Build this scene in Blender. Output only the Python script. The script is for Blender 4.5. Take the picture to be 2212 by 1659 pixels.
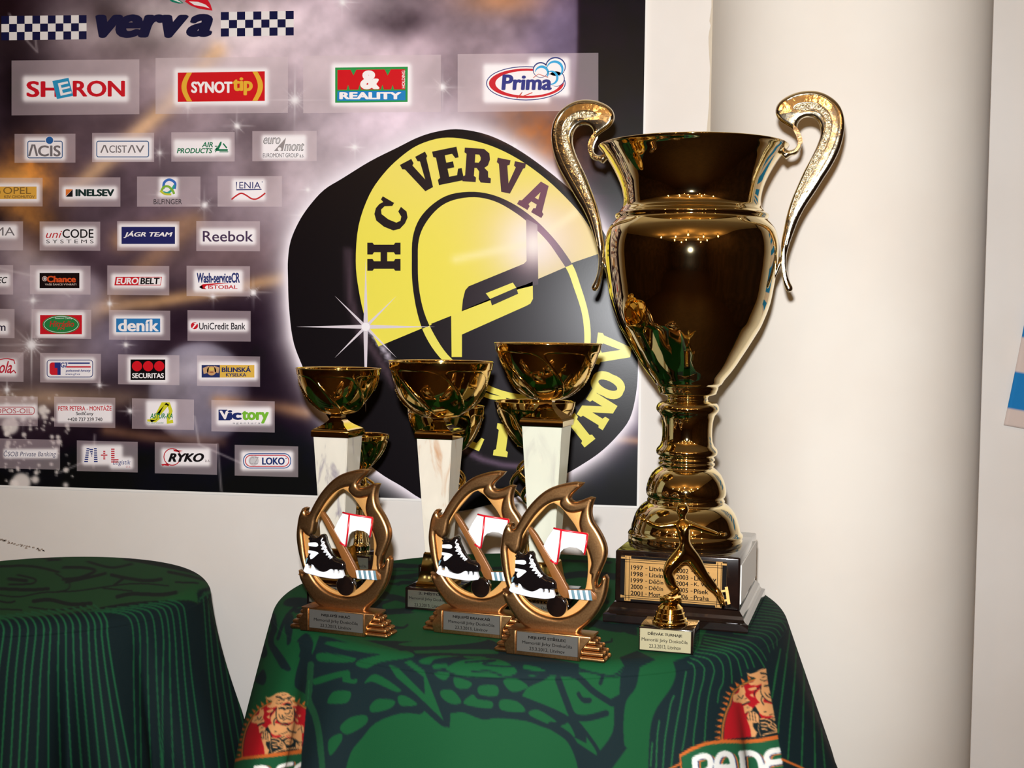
import bpy, bmesh, math, random
import numpy as np
from mathutils import Vector, Matrix
from mathutils.geometry import tessellate_polygon

random.seed(7)
rng = np.random.default_rng(7)
PI = math.pi
scene = bpy.context.scene
for o in list(bpy.data.objects):
    bpy.data.objects.remove(o)

# ------------------------------------------------------------------ camera
F = 2700.0                      # focal length in pixels of the 2212 px wide frame
CX, CY = 1106.0, 829.5
CAM = np.array([0.0, 0.0, 1.46])
yaw, pitch, roll = math.radians(6.0), math.radians(2.746), math.radians(0.75)
FWD = np.array([-math.sin(yaw) * math.cos(pitch), math.cos(yaw) * math.cos(pitch), -math.sin(pitch)])
R0 = np.array([math.cos(yaw), math.sin(yaw), 0.0])
U0 = np.cross(R0, FWD)
CAMX = math.cos(roll) * R0 + math.sin(roll) * U0
CAMU = -math.sin(roll) * R0 + math.cos(roll) * U0

cam_data = bpy.data.cameras.new('camera')
cam_data.sensor_fit = 'HORIZONTAL'
cam_data.sensor_width = 36.0
cam_data.lens = F * 36.0 / 2212.0
cam_data.clip_start = 0.05
cam = bpy.data.objects.new('camera', cam_data)
scene.collection.objects.link(cam)
m = Matrix.Identity(4)
for i in range(3):
    m[i][0] = CAMX[i]; m[i][1] = CAMU[i]; m[i][2] = -FWD[i]; m[i][3] = CAM[i]
cam.matrix_world = m
scene.camera = cam

# ------------------------------------------------------------------ view, world, flash
scene.view_settings.view_transform = 'Standard'
scene.view_settings.look = 'None'
scene.view_settings.gamma = 1.0
scene.view_settings.use_curve_mapping = False
scene.view_settings.exposure = 0.12
world = bpy.data.worlds.new('world')
scene.world = world
world.use_nodes = True
world.node_tree.nodes['Background'].inputs[0].default_value = (0.02, 0.015, 0.01, 1)
world.node_tree.nodes['Background'].inputs[1].default_value = 0.3

fl = bpy.data.lights.new('camera_flash', 'SPOT')        # the on-camera flash, a few centimetres above the lens
fl.energy = 162
fl.color = (0.965, 0.98, 1.0)
fl.spot_size = math.radians(98)
fl.spot_blend = 1.0
fl.shadow_soft_size = 0.012
flo = bpy.data.objects.new('camera_flash', fl)
scene.collection.objects.link(flo)
flo.location = Vector(CAM - 0.012 * CAMX + 0.062 * CAMU - 0.01 * FWD)
_aim = Vector(FWD + 0.07 * CAMX + 0.10 * CAMU)
flo.rotation_euler = _aim.to_track_quat('-Z', 'Y').to_euler()
LAMP_W = 3.0                                            # each warm ceiling lamp of the room

# ------------------------------------------------------------------ geometry helpers
def ray(px, py):
    return FWD + (px - CX) / F * CAMX - (py - CY) / F * CAMU

def on_y(px, py, Y):
    d = ray(px, py); return CAM + d * ((Y - CAM[1]) / d[1])

def on_z(px, py, Z):
    d = ray(px, py); return CAM + d * ((Z - CAM[2]) / d[2])

def project(P):
    """array (n,3) of points -> image x, y, depth"""
    V = np.asarray(P, float) - CAM
    d = V @ FWD
    return CX + F * (V @ CAMX) / d, CY - F * (V @ CAMU) / d, d

class Frame:
    """A thing's own axes: origin on its support, x along its front, y away from the viewer, z up."""
    def __init__(s, O, ang):
        s.O = np.array(O, float); s.a = ang
        s.ex = np.array([math.cos(ang), math.sin(ang), 0.0]); s.ey = np.array([-math.sin(ang), math.cos(ang), 0.0])
    def pt(s, px, py, y=0.0):
        d = ray(px, py)
        t = ((s.O + s.ey * y - CAM) @ s.ey) / (d @ s.ey)
        P = CAM + d * t - s.O
        return (float(P @ s.ex), float(y), float(P[2]))
    def uv(s, px, py, y=0.0):
        p = s.pt(px, py, y); return (p[0], p[2])

def collection_link(o):
    scene.collection.objects.link(o)

def empty(name, loc, rz=0.0, label=None, cat=None, group=None):
    o = bpy.data.objects.new(name, None)
    o.empty_display_size = 0.05
    collection_link(o)
    o.location = loc; o.rotation_euler = (0, 0, rz)
    if label: o['label'] = label
    if cat: o['category'] = cat
    if group: o['group'] = group
    return o

def mesh_obj(name, verts, faces, mat, parent=None, smooth=False, label=None, cols=None, autosmooth=None):
    me = bpy.data.meshes.new(name)
    me.from_pydata([tuple(v) for v in verts], [], [tuple(f) for f in faces])
    if cols is not None:
        at = me.color_attributes.new('Col', 'FLOAT_COLOR', 'POINT')
        a = np.ones((len(verts), 4), np.float32); a[:, :3] = np.asarray(cols, np.float32)[:, :3]
        at.data.foreach_set('color', a.ravel())
    me.materials.append(mat)
    return finish(name, me, parent, smooth, label, autosmooth)

def finish(name, me, parent=None, smooth=False, label=None, autosmooth=None):
    if smooth:
        me.polygons.foreach_set('use_smooth', [True] * len(me.polygons))
        if autosmooth is not None:
            try: me.set_sharp_from_angle(angle=autosmooth)
            except Exception: pass
    me.update()
    o = bpy.data.objects.new(name, me)
    collection_link(o)
    if parent is not None: o.parent = parent
    if label: o['label'] = label
    return o

def bm_obj(name, bm, mat, parent=None, smooth=False, label=None, autosmooth=None):
    me = bpy.data.meshes.new(name)
    bmesh.ops.recalc_face_normals(bm, faces=bm.faces)
    bm.to_mesh(me); bm.free()
    me.materials.append(mat)
    return finish(name, me, parent, smooth, label, autosmooth)

def tag(o, label=None, cat=None, group=None, kind=None):
    if label: o['label'] = label
    if cat: o['category'] = cat
    if group: o['group'] = group
    if kind: o['kind'] = kind
    return o

def box_bm(x0, x1, y0, y1, z0, z1, bev=0.0, seg=2, bm=None):
    nb = bmesh.new()
    vs = [nb.verts.new(p) for p in ((x0,y0,z0),(x1,y0,z0),(x1,y1,z0),(x0,y1,z0),(x0,y0,z1),(x1,y0,z1),(x1,y1,z1),(x0,y1,z1))]
    for f in ((0,3,2,1),(4,5,6,7),(0,1,5,4),(1,2,6,5),(2,3,7,6),(3,0,4,7)):
        nb.faces.new([vs[i] for i in f])
    if bev > 0:
        bmesh.ops.bevel(nb, geom=list(nb.edges), offset=bev, segments=seg, profile=0.5, affect='EDGES')
    if bm is None: return nb
    me = bpy.data.meshes.new('t'); nb.to_mesh(me); nb.free(); bm.from_mesh(me); bpy.data.meshes.remove(me)
    return bm

def stack_square(sections, rot=0.0):
    """sections of a square/rectangular prism: (half_x, half_y, z[, cx, cy]) -> verts, faces (closed)"""
    V, Fc = [], []
    for s in sections:
        hx, hy, z = s[:3]
        cx, cy = (s[3], s[4]) if len(s) > 3 else (0, 0)
        for sx, sy in ((-1,-1),(1,-1),(1,1),(-1,1)):
            x, y = sx*hx, sy*hy
            V.append((cx + x*math.cos(rot) - y*math.sin(rot), cy + x*math.sin(rot) + y*math.cos(rot), z))
    n = len(sections)
    for i in range(n-1):
        for k in range(4):
            a = 4*i+k; b = 4*i+(k+1) % 4
            Fc.append((a, b, b+4, a+4))
    Fc.append((3,2,1,0)); Fc.append(tuple(4*(n-1)+k for k in range(4)))
    return V, Fc

def lathe(profile, seg=64, rmod=None, cx=0, cy=0, close_ends=False):
    """profile [(r,z)], top to bottom or bottom to top; rmod(theta, i, r, z) -> r"""
    V, Fc = [], []
    n = len(profile)
    for i, (r, z) in enumerate(profile):
        for k in range(seg):
            th = 2*PI*k/seg
            rr = rmod(th, i, r, z) if rmod else r
            V.append((cx + rr*math.cos(th), cy + rr*math.sin(th), z))
    for i in range(n-1):
        for k in range(seg):
            a = i*seg+k; b = i*seg+(k+1) % seg
            Fc.append((a, a+seg, b+seg, b))
    if close_ends:
        Fc.append(tuple(range(seg))); Fc.append(tuple(range((n-1)*seg, n*seg))[::-1])
    return V, Fc

def tube(points, radii, seg=8, cap=True, flat=1.0, bm_lists=None):
    pts = [np.array(p, float) for p in points]
    n = len(pts)
    if not hasattr(radii, '__len__'): radii = [radii]*n
    V, Fc = ([], []) if bm_lists is None else bm_lists
    base = len(V)
    up = None
    for i in range(n):
        t = pts[min(i+1, n-1)] - pts[max(i-1, 0)]
        t = t/ (np.linalg.norm(t)+1e-12)
        if up is None:
            up = np.array([0,0,1.0]) if abs(t[2]) < 0.9 else np.array([0,1.0,0])
        s = np.cross(t, up); s /= (np.linalg.norm(s)+1e-12)
        u = np.cross(s, t); up = u
        for k in range(seg):
            a = 2*PI*k/seg
            V.append(tuple(pts[i] + radii[i]*(math.cos(a)*s*flat + math.sin(a)*u)))
    for i in range(n-1):
        for k in range(seg):
            a = base+i*seg+k; b = base+i*seg+(k+1) % seg
            Fc.append((a, b, b+seg, a+seg))
    if cap:
        Fc.append(tuple(base+k for k in range(seg))[::-1]); Fc.append(tuple(base+(n-1)*seg+k for k in range(seg)))
    return V, Fc

def spline_pts(pts, n=6, closed=True, corner=None):
    """Catmull-Rom through 2D/3D points, keeping sharp corners (turn above `corner` degrees)"""
    P = [np.array(p, float) for p in pts]
    N = len(P)
    def is_corner(i):
        if corner is None: return False
        if not closed and (i == 0 or i == N-1): return True
        a = P[i]-P[i-1]; b = P[(i+1) % N]-P[i]
        c = (a@b)/((np.linalg.norm(a)*np.linalg.norm(b))+1e-12)
        return math.degrees(math.acos(max(-1, min(1, c)))) > corner
    cs = [is_corner(i) for i in range(N)]
    out = []
    rngN = N if closed else N-1
    for i in range(rngN):
        p1, p2 = P[i], P[(i+1) % N]
        if closed: p0, p3 = P[i-1], P[(i+2) % N]
        else: p0, p3 = P[max(i-1, 0)], P[min(i+2, N-1)]
        t1 = (p2-p0)/2 if not cs[i] else (p2-p1)
        t2 = (p3-p1)/2 if not cs[(i+1) % N] else (p2-p1)
        L = np.linalg.norm(p2-p1)
        for t_ in (t1,): pass
        def lim(t):
            l = np.linalg.norm(t); return t*(1.4*L/l) if l > 1.4*L else t
        t1, t2 = lim(t1), lim(t2)
        for k in range(n):
            t = k/n
            h00 = 2*t**3-3*t**2+1; h10 = t**3-2*t**2+t; h01 = -2*t**3+3*t**2; h11 = t**3-t**2
            out.append(h00*p1+h10*t1+h01*p2+h11*t2)
    if not closed: out.append(P[-1])
    return [tuple(p) for p in out]

def solid(loops, thick, bevel, y=0.0, res=3, offset=None):
    """2D loops (x,z) -> rounded slab between y-thick/2 .. y+thick/2; returns mesh in local axes"""
    cu = bpy.data.curves.new('t', 'CURVE'); cu.dimensions = '2D'; cu.fill_mode = 'BOTH'
    for L in loops:
        sp = cu.splines.new('POLY'); sp.points.add(len(L)-1)
        for i, p in enumerate(L): sp.points[i].co = (p[0], p[1], 0, 1)
        sp.use_cyclic_u = True
    cu.extrude = max(thick/2-bevel, 0); cu.bevel_depth = bevel; cu.bevel_resolution = res
    cu.offset = -bevel if offset is None else offset
    ob = bpy.data.objects.new('t', cu); collection_link(ob)
    dg = bpy.context.evaluated_depsgraph_get()
    me = bpy.data.meshes.new_from_object(ob.evaluated_get(dg))
    bpy.data.objects.remove(ob); bpy.data.curves.remove(cu)
    for v in me.vertices:
        v.co = Vector((v.co.x, y - v.co.z, v.co.y))
    bm = bmesh.new(); bm.from_mesh(me)
    bmesh.ops.remove_doubles(bm, verts=bm.verts, dist=1e-6)
    bmesh.ops.recalc_face_normals(bm, faces=bm.faces)
    bm.to_mesh(me); bm.free()
    return me

def solid_obj(name, loops, thick, bevel, mat, parent, y=0.0, res=3, offset=None, label=None, ang=math.radians(40)):
    me = solid(loops, thick, bevel, y, res, offset)
    me.name = name
    me.materials.clear(); me.materials.append(mat)
    return finish(name, me, parent, True, label, ang)

# ------------------------------------------------------------------ materials
def lin(c):
    c = np.asarray(c, float)/255.0
    return np.where(c <= 0.04045, c/12.92, ((c+0.055)/1.055)**2.4)

def mat(name, col=None, rough=0.5, metal=0.0, spec=0.5, coat=0.0, attr=False, noise=None, bump=None, emit=None, sss=0):
    m = bpy.data.materials.new(name); m.use_nodes = True
    nt = m.node_tree; b = nt.nodes['Principled BSDF']
    b.inputs['Roughness'].default_value = rough
    b.inputs['Metallic'].default_value = metal
    b.inputs['Specular IOR Level'].default_value = spec
    b.inputs['Coat Weight'].default_value = coat
    b.inputs['Coat Roughness'].default_value = 0.05
    tc = nt.nodes.new('ShaderNodeTexCoord')
    if attr:
        a = nt.nodes.new('ShaderNodeAttribute'); a.attribute_name = 'Col'
        nt.links.new(a.outputs['Color'], b.inputs['Base Color'])
    else:
        c = tuple(lin(col)) + (1,)
        b.inputs['Base Color'].default_value = c
        if noise:
            sc, c2, det = noise[:3]
            n = nt.nodes.new('ShaderNodeTexNoise'); n.inputs['Scale'].default_value = sc; n.inputs['Detail'].default_value = det
            mp = nt.nodes.new('ShaderNodeMapping')
            if len(noise) > 3: mp.inputs['Scale'].default_value = noise[3]
            nt.links.new(tc.outputs['Object'], mp.inputs['Vector']); nt.links.new(mp.outputs['Vector'], n.inputs['Vector'])
            r = nt.nodes.new('ShaderNodeValToRGB')
            lo, hi = noise[4] if len(noise) > 4 else (0.35, 0.65)
            r.color_ramp.elements[0].position = lo; r.color_ramp.elements[1].position = hi
            r.color_ramp.elements[0].color = c; r.color_ramp.elements[1].color = tuple(lin(c2)) + (1,)
            nt.links.new(n.outputs['Fac'], r.inputs['Fac']); nt.links.new(r.outputs['Color'], b.inputs['Base Color'])
    if bump:
        n = nt.nodes.new('ShaderNodeTexNoise'); n.inputs['Scale'].default_value = bump[0]; n.inputs['Detail'].default_value = 3
        nt.links.new(tc.outputs['Object'], n.inputs['Vector'])
        bp = nt.nodes.new('ShaderNodeBump'); bp.inputs['Strength'].default_value = bump[1]; bp.inputs['Distance'].default_value = bump[2]
        nt.links.new(n.outputs['Fac'], bp.inputs['Height']); nt.links.new(bp.outputs['Normal'], b.inputs['Normal'])
    if emit:
        b.inputs['Emission Color'].default_value = tuple(lin(emit[0])) + (1,); b.inputs['Emission Strength'].default_value = emit[1]
    return m

M = {}
M['wall'] = mat('wall_paint', (228, 222, 215), 0.85, noise=(6, (224, 217, 209), 4), bump=(60, 0.06, 0.002))
M['column'] = mat('column_paint', (229, 222, 211), 0.8, noise=(5, (225, 216, 204), 4), bump=(50, 0.06, 0.002))
M['edge_paint'] = mat('rough_paint', (205, 192, 172), 0.9, bump=(120, 0.3, 0.002))
M['ceiling'] = mat('ceiling_paint', (236, 214, 176), 0.9)
M['dark_wall'] = mat('dark_room_wall', (74, 50, 34), 0.8, noise=(3, (52, 34, 24), 3))
M['floor'] = mat('floor_boards', (70, 48, 34), 0.5, noise=(4, (45, 30, 22), 5, (1, 12, 1)))
M['print'] = mat('poster_print', rough=0.26, attr=True, spec=0.14, bump=(900, 0.05, 0.0006))
M['board'] = mat('white_board', (236, 232, 226), 0.5)
M['gold'] = mat('cup_gold', (244, 226, 176), 0.035, 1.0, bump=(14, 0.015, 0.004))
M['gold_handle'] = mat('handle_gold', (244, 232, 204), 0.13, 1.0, bump=(110, 0.15, 0.003))
M['gold_inlay'] = mat('hammered_gold', (230, 212, 175), 0.2, 1.0, bump=(420, 0.9, 0.003))
M['gold2'] = mat('yellow_gold', (242, 206, 124), 0.06, 1.0, bump=(30, 0.02, 0.003))
M['bronze'] = mat('antique_bronze', (186, 142, 94), 0.34, 1.0, noise=(500, (156, 114, 74), 4, (1, 1, 1), (0.3, 0.75)), bump=(1400, 0.12, 0.0003))
M['band'] = mat('matt_gold', (214, 160, 92), 0.5, 0.6, bump=(700, 0.2, 0.0005))
M['black_gloss'] = mat('black_lacquer', (14, 9, 8), 0.12, 0, 0.5, coat=0.6, noise=(25, (30, 18, 14), 4))
M['black_marble'] = mat('black_marble', (17, 11, 10), 0.1, 0, 0.5, coat=0.5, noise=(40, (48, 26, 18), 6, (1, 1, 1), (0.5, 0.8)))
M['side_plate'] = mat('silver_plate', (244, 240, 230), 0.45, 0.0)
M['plaque_gold'] = mat('brushed_gold_plate', (190, 146, 84), 0.38, 0.55, noise=(300, (176, 132, 74), 3, (1, 1, 40)))
M['plaque_grey'] = mat('brushed_steel_plate', (118, 116, 110), 0.38, 0.75)
M['plaque_green'] = mat('polished_steel_plate', (196, 190, 172), 0.16, 0.9)
M['plaque_cream'] = mat('pale_gold_plate', (156, 148, 116), 0.4, 0.1)
M['ink'] = mat('black_ink', (12, 8, 7), 0.7, spec=0.1)
M['boot'] = mat('black_enamel', (14, 10, 11), 0.12, 0, 0.5, coat=0.5, bump=(350, 0.3, 0.001))
M['white_paint'] = mat('white_enamel', (222, 224, 228), 0.3, bump=(600, 0.15, 0.0006))
M['net_paint'] = mat('white_net_enamel', (218, 218, 214), 0.45, bump=(900, 0.5, 0.0008))
M['red_paint'] = mat('red_enamel', (186, 14, 32), 0.3)
M['blue_paint'] = mat('slate_blue_enamel', (92, 124, 136), 0.35)
M['stick'] = mat('brown_enamel', (122, 76, 34), 0.4, 0.2, bump=(300, 0.2, 0.0008))
M['wood'] = mat('table_wood', (120, 84, 52), 0.6)
M['steel'] = mat('table_steel', (120, 120, 120), 0.35, 1.0)
M['cloth'] = mat('printed_tablecloth', rough=0.82, attr=True, spec=0.18, bump=(1400, 0.25, 0.0006))
M['flag'] = mat('hanging_cloth', rough=0.85, attr=True, spec=0.15, bump=(900, 0.3, 0.0006))

def marble(name, base, vein, scale, warp):
    m = bpy.data.materials.new(name); m.use_nodes = True
    nt = m.node_tree; b = nt.nodes['Principled BSDF']
    b.inputs['Roughness'].default_value = 0.14; b.inputs['Coat Weight'].default_value = 0.3
    tc = nt.nodes.new('ShaderNodeTexCoord'); mp = nt.nodes.new('ShaderNodeMapping')
    mp.inputs['Scale'].default_value = (1, 1, 0.28)
    n = nt.nodes.new('ShaderNodeTexNoise'); n.inputs['Scale'].default_value = scale; n.inputs['Detail'].default_value = 5; n.inputs['Distortion'].default_value = warp
    r = nt.nodes.new('ShaderNodeValToRGB'); e = r.color_ramp.elements
    e[0].position = 0.24; e[0].color = tuple(lin(vein))+(1,)
    e[1].position = 0.37; e[1].color = tuple(lin(base))+(1,)
    k = e.new(0.62); k.color = tuple(lin([min(255, c*1.03) for c in base]))+(1,)
    k = e.new(0.74); k.color = tuple(lin([(a+c)/2 for a, c in zip(base, (200, 205, 190))]))+(1,)
    nt.links.new(tc.outputs['Object'], mp.inputs['Vector']); nt.links.new(mp.outputs['Vector'], n.inputs['Vector'])
    nt.links.new(n.outputs['Fac'], r.inputs['Fac']); nt.links.new(r.outputs['Color'], b.inputs['Base Color'])
    return m
M['marble_grey'] = marble('white_marble_grey_veins', (194, 188, 174), (108, 100, 120), 34, 1.5)
M['marble_brown'] = marble('white_marble_brown_veins', (196, 189, 174), (172, 128, 90), 30, 1.8)
M['marble_green'] = marble('white_marble_green_veins', (190, 191, 174), (156, 150, 146), 26, 1.2)
# ------------------------------------------------------------------ printing: lettering and flat shapes as thin coloured geometry
_tc = {}
def text_mesh(txt, bold=0.0, shear=0.0, space=1.0):
    key = (txt, bold, shear, space)
    if key in _tc: return _tc[key]
    cu = bpy.data.curves.new('t', 'FONT'); cu.body = txt; cu.size = 1.0; cu.shear = shear; cu.space_character = space
    cu.resolution_u = 4; cu.fill_mode = 'FRONT'
    ob = bpy.data.objects.new('t', cu); collection_link(ob)
    dg = bpy.context.evaluated_depsgraph_get()
    me = bpy.data.meshes.new_from_object(ob.evaluated_get(dg))
    V = np.array([(v.co.x, v.co.y) for v in me.vertices]).reshape(-1, 2)
    Fc = [tuple(p.vertices) for p in me.polygons]
    bpy.data.objects.remove(ob); bpy.data.curves.remove(cu); bpy.data.meshes.remove(me)
    if bold > 0 and len(V):
        n = len(V); VV, FF = [], []
        ring = [(bold*r_*math.cos(2*PI*k/m_), .6*bold*r_*math.sin(2*PI*k/m_)) for r_, m_ in (((1, 20), (.5, 8)) if bold > .06 else ((1, 8),)) for k in range(m_)]
        for k, (dx, dy) in enumerate(ring):
            VV.append(V+np.array([dx, dy])); FF += [tuple(i+n*k for i in f) for f in Fc]
        V, Fc = np.concatenate(VV), FF
    _tc[key] = (V, Fc)
    return V, Fc

class Art:
    """flat shapes in picture-plane units of the print, laid in fine layers on a real surface by `fn(x, y, lift)`"""
    def __init__(s, fn, lift=0.00012):
        s.fn = fn; s.lift = lift; s.V = []; s.F = []; s.C = []; s.k = 1; s.slope = None
    def up(s, n=1): s.k += n; return s
    def _pt(s, x, y):
        if s.slope is not None:
            xc, sl = s.slope; y = y + sl*(x-xc)
        s.V.append(s.fn(x, y, s.k*s.lift))
    def raw(s, pts, faces, col):
        b = len(s.V); c = lin(col)
        for p in pts: s._pt(p[0], p[1]); s.C.append(c)
        s.F += [tuple(b+i for i in f) for f in faces]
    def poly(s, pts, col, holes=()):
        loops = [list(pts)] + [list(h) for h in holes]
        tris = tessellate_polygon([[Vector((p[0], p[1], 0)) for p in L] for L in loops])
        allp = [p for L in loops for p in L]
        s.raw(allp, tris, col); return s
    def rect(s, x0, y0, x1, y1, col): return s.poly([(x0,y0),(x1,y0),(x1,y1),(x0,y1)], col)
    def ell(s, cx, cy, rx, ry, col, n=40, rot=0, inner=None):
        def L(a, b): return [(cx+a*math.cos(2*PI*i/n)*math.cos(rot)-b*math.sin(2*PI*i/n)*math.sin(rot), cy+a*math.cos(2*PI*i/n)*math.sin(rot)+b*math.sin(2*PI*i/n)*math.cos(rot)) for i in range(n)]
        if inner:
            o, i_ = L(rx, ry), L(rx-inner, ry-inner)
            s.raw(o+i_, [(k, (k+1) % n, n+(k+1) % n, n+k) for k in range(n)], col)
        else: s.poly(L(rx, ry), col)
        return s
    def stroke(s, pts, w, col, closed=False):
        P = [np.array(p, float) for p in pts]; n = len(P)
        ws = w if hasattr(w, '__len__') else [w]*n
        L, R = [], []
        for i in range(n):
            a = P[(i-1) % n] if (closed or i > 0) else P[i]
            b = P[(i+1) % n] if (closed or i < n-1) else P[i]
            t = b-a; t = t/(np.linalg.norm(t)+1e-9); nn = np.array([-t[1], t[0]])
            L.append(P[i]+nn*ws[i]/2); R.append(P[i]-nn*ws[i]/2)
        q = n if closed else n-1
        s.raw(L+R, [(i, (i+1) % n, n+(i+1) % n, n+i) for i in range(q)], col); return s
    def frame(s, x0, y0, x1, y1, w, col, r=0):
        o = rrect(x0, y0, x1, y1, r); i = rrect(x0+w, y0+w, x1-w, y1-w, max(r-w, 0.01)) if r else rrect(x0+w, y0+w, x1-w, y1-w, 0)
        n = len(o); s.raw(o+i, [(k, (k+1) % n, n+(k+1) % n, n+k) for k in range(n)], col); return s
    def text(s, txt, x0, y0, x1, y1, col, bold=0.0, shear=0.0, rot=0.0, space=1.0):
        V, Fc = text_mesh(txt, bold, shear, space)
        if not len(V): return s
        mn, mx = V.min(0), V.max(0); sz = np.maximum(mx-mn, 1e-6)
        X = x0 + (V[:, 0]-mn[0])/sz[0]*(x1-x0); Y = y1 - (V[:, 1]-mn[1])/sz[1]*(y1-y0)
        if rot:
            cx, cy = (x0+x1)/2, (y0+y1)/2; c, q = math.cos(rot), math.sin(rot)
            X, Y = cx+(X-cx)*c-(Y-cy)*q, cy+(X-cx)*q+(Y-cy)*c
        if bold > 0:                    # thickened copies lie a few microns apart
            nq = 28 if bold > .06 else 8; n = len(V)//nq; m_ = len(Fc)//nq; k0 = s.k; P_ = list(zip(X, Y)); F0 = Fc[:m_]
            for q in range(nq): s.k = k0+.07*q*8/nq; s.raw(P_[q*n:(q+1)*n], F0, col)
            s.k = k0; return s
        s.raw(list(zip(X, Y)), Fc, col); return s
    def build(s, name, material, parent, label=None):
        return mesh_obj(name, s.V, s.F, material, parent, cols=s.C, label=label)

def rrect(x0, y0, x1, y1, r, n=5):
    if r <= 0: return [(x0,y0),(x1,y0),(x1,y1),(x0,y1)]
    out = []
    for cx, cy, a in ((x1-r, y0+r, -90), (x1-r, y1-r, 0), (x0+r, y1-r, 90), (x0+r, y0+r, 180)):
        for k in range(n+1):
            t = math.radians(a+90*k/n); out.append((cx+r*math.cos(t), cy+r*math.sin(t)))
    return out

# ------------------------------------------------------------------ a small painter for soft printed colour (stored on mesh vertices)
def smooth_noise(X, Y, scale, seed):
    r = np.random.default_rng(seed); out = np.zeros_like(X, float); amp = 1.0; tot = 0
    for o in range(4):
        g = r.random((64, 64)); x = X/scale*(2**o); y = Y/scale*(2**o)
        xi = np.floor(x).astype(int); yi = np.floor(y).astype(int); fx = x-xi; fy = y-yi
        fx = fx*fx*(3-2*fx); fy = fy*fy*(3-2*fy)
        a = g[yi % 64, xi % 64]; b = g[yi % 64, (xi+1) % 64]; c = g[(yi+1) % 64, xi % 64]; d = g[(yi+1) % 64, (xi+1) % 64]
        out += amp*((a*(1-fx)+b*fx)*(1-fy)+(c*(1-fx)+d*fx)*fy); tot += amp; amp *= 0.5
    return out/tot

def mix(C, col, a):
    a = np.clip(a, 0, 1)[..., None]; return C*(1-a)+np.array(col, float)*a

def gauss(X, Y, x, y, sx, sy, rot=0):
    dx, dy = X-x, Y-y; c, s = math.cos(rot), math.sin(rot)
    u = dx*c+dy*s; v = -dx*s+dy*c
    return np.exp(-0.5*((u/sx)**2+(v/sy)**2))

def seg_dist(X, Y, pts):
    D = np.full(np.shape(X), 1e9)
    for (x0, y0), (x1, y1) in zip(pts[:-1], pts[1:]):
        dx, dy = x1-x0, y1-y0; L = dx*dx+dy*dy+1e-9
        t = np.clip(((X-x0)*dx+(Y-y0)*dy)/L, 0, 1)
        D = np.minimum(D, np.hypot(X-x0-t*dx, Y-y0-t*dy))
    return D

def inside(X, Y, poly):
    r = np.zeros(np.shape(X), bool); n = len(poly); j = n-1
    for i in range(n):
        xi, yi = poly[i]; xj, yj = poly[j]
        if yi != yj:
            c = ((yi > Y) != (yj > Y)) & (X < (xj-xi)*(Y-yi)/(yj-yi)+xi); r ^= c
        j = i
    return r

PUCK = [(622,600),(622,560),(628,520),(645,480),(668,445),(700,410),(740,385),(800,348),(860,318),(900,298),(940,285),(985,279),(1035,286),(1080,302),(1130,330),
        (1185,370),(1240,418),(1290,480),(1330,550),(1358,630),(1374,710),(1378,790),(1374,850),(1360,905),(1330,945),(1295,978),(1255,1005),(1215,1028),(1170,1052),(1110,1075),(1050,1092),
        (985,1104),(940,1090),(905,1075),(870,1052),(815,1018),(750,960),(690,870),(649,781),(632,730),(624,660)]
STARS = [(955,188,46,1),(766,318,28,1),(512,272,34,.9),(442,443,40,.8),(547,632,36,1),(68,745,80,1),(460,640,26,.8),(237,656,20,.8),(272,745,22,.8),(655,465,34,.6),
         (215,832,20,.7),(281,888,26,.8),(15,842,30,.8),(637,216,70,.7),(50,905,40,.7),(406,230,30,.7),(344,420,28,.5),(665,410,20,.6),(70,650,24,.5),(344,880,14,.6),(740,5,40,.7),(72,648,22,.5),(345,330,30,.5),(1112,315,22,.4)]

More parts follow.
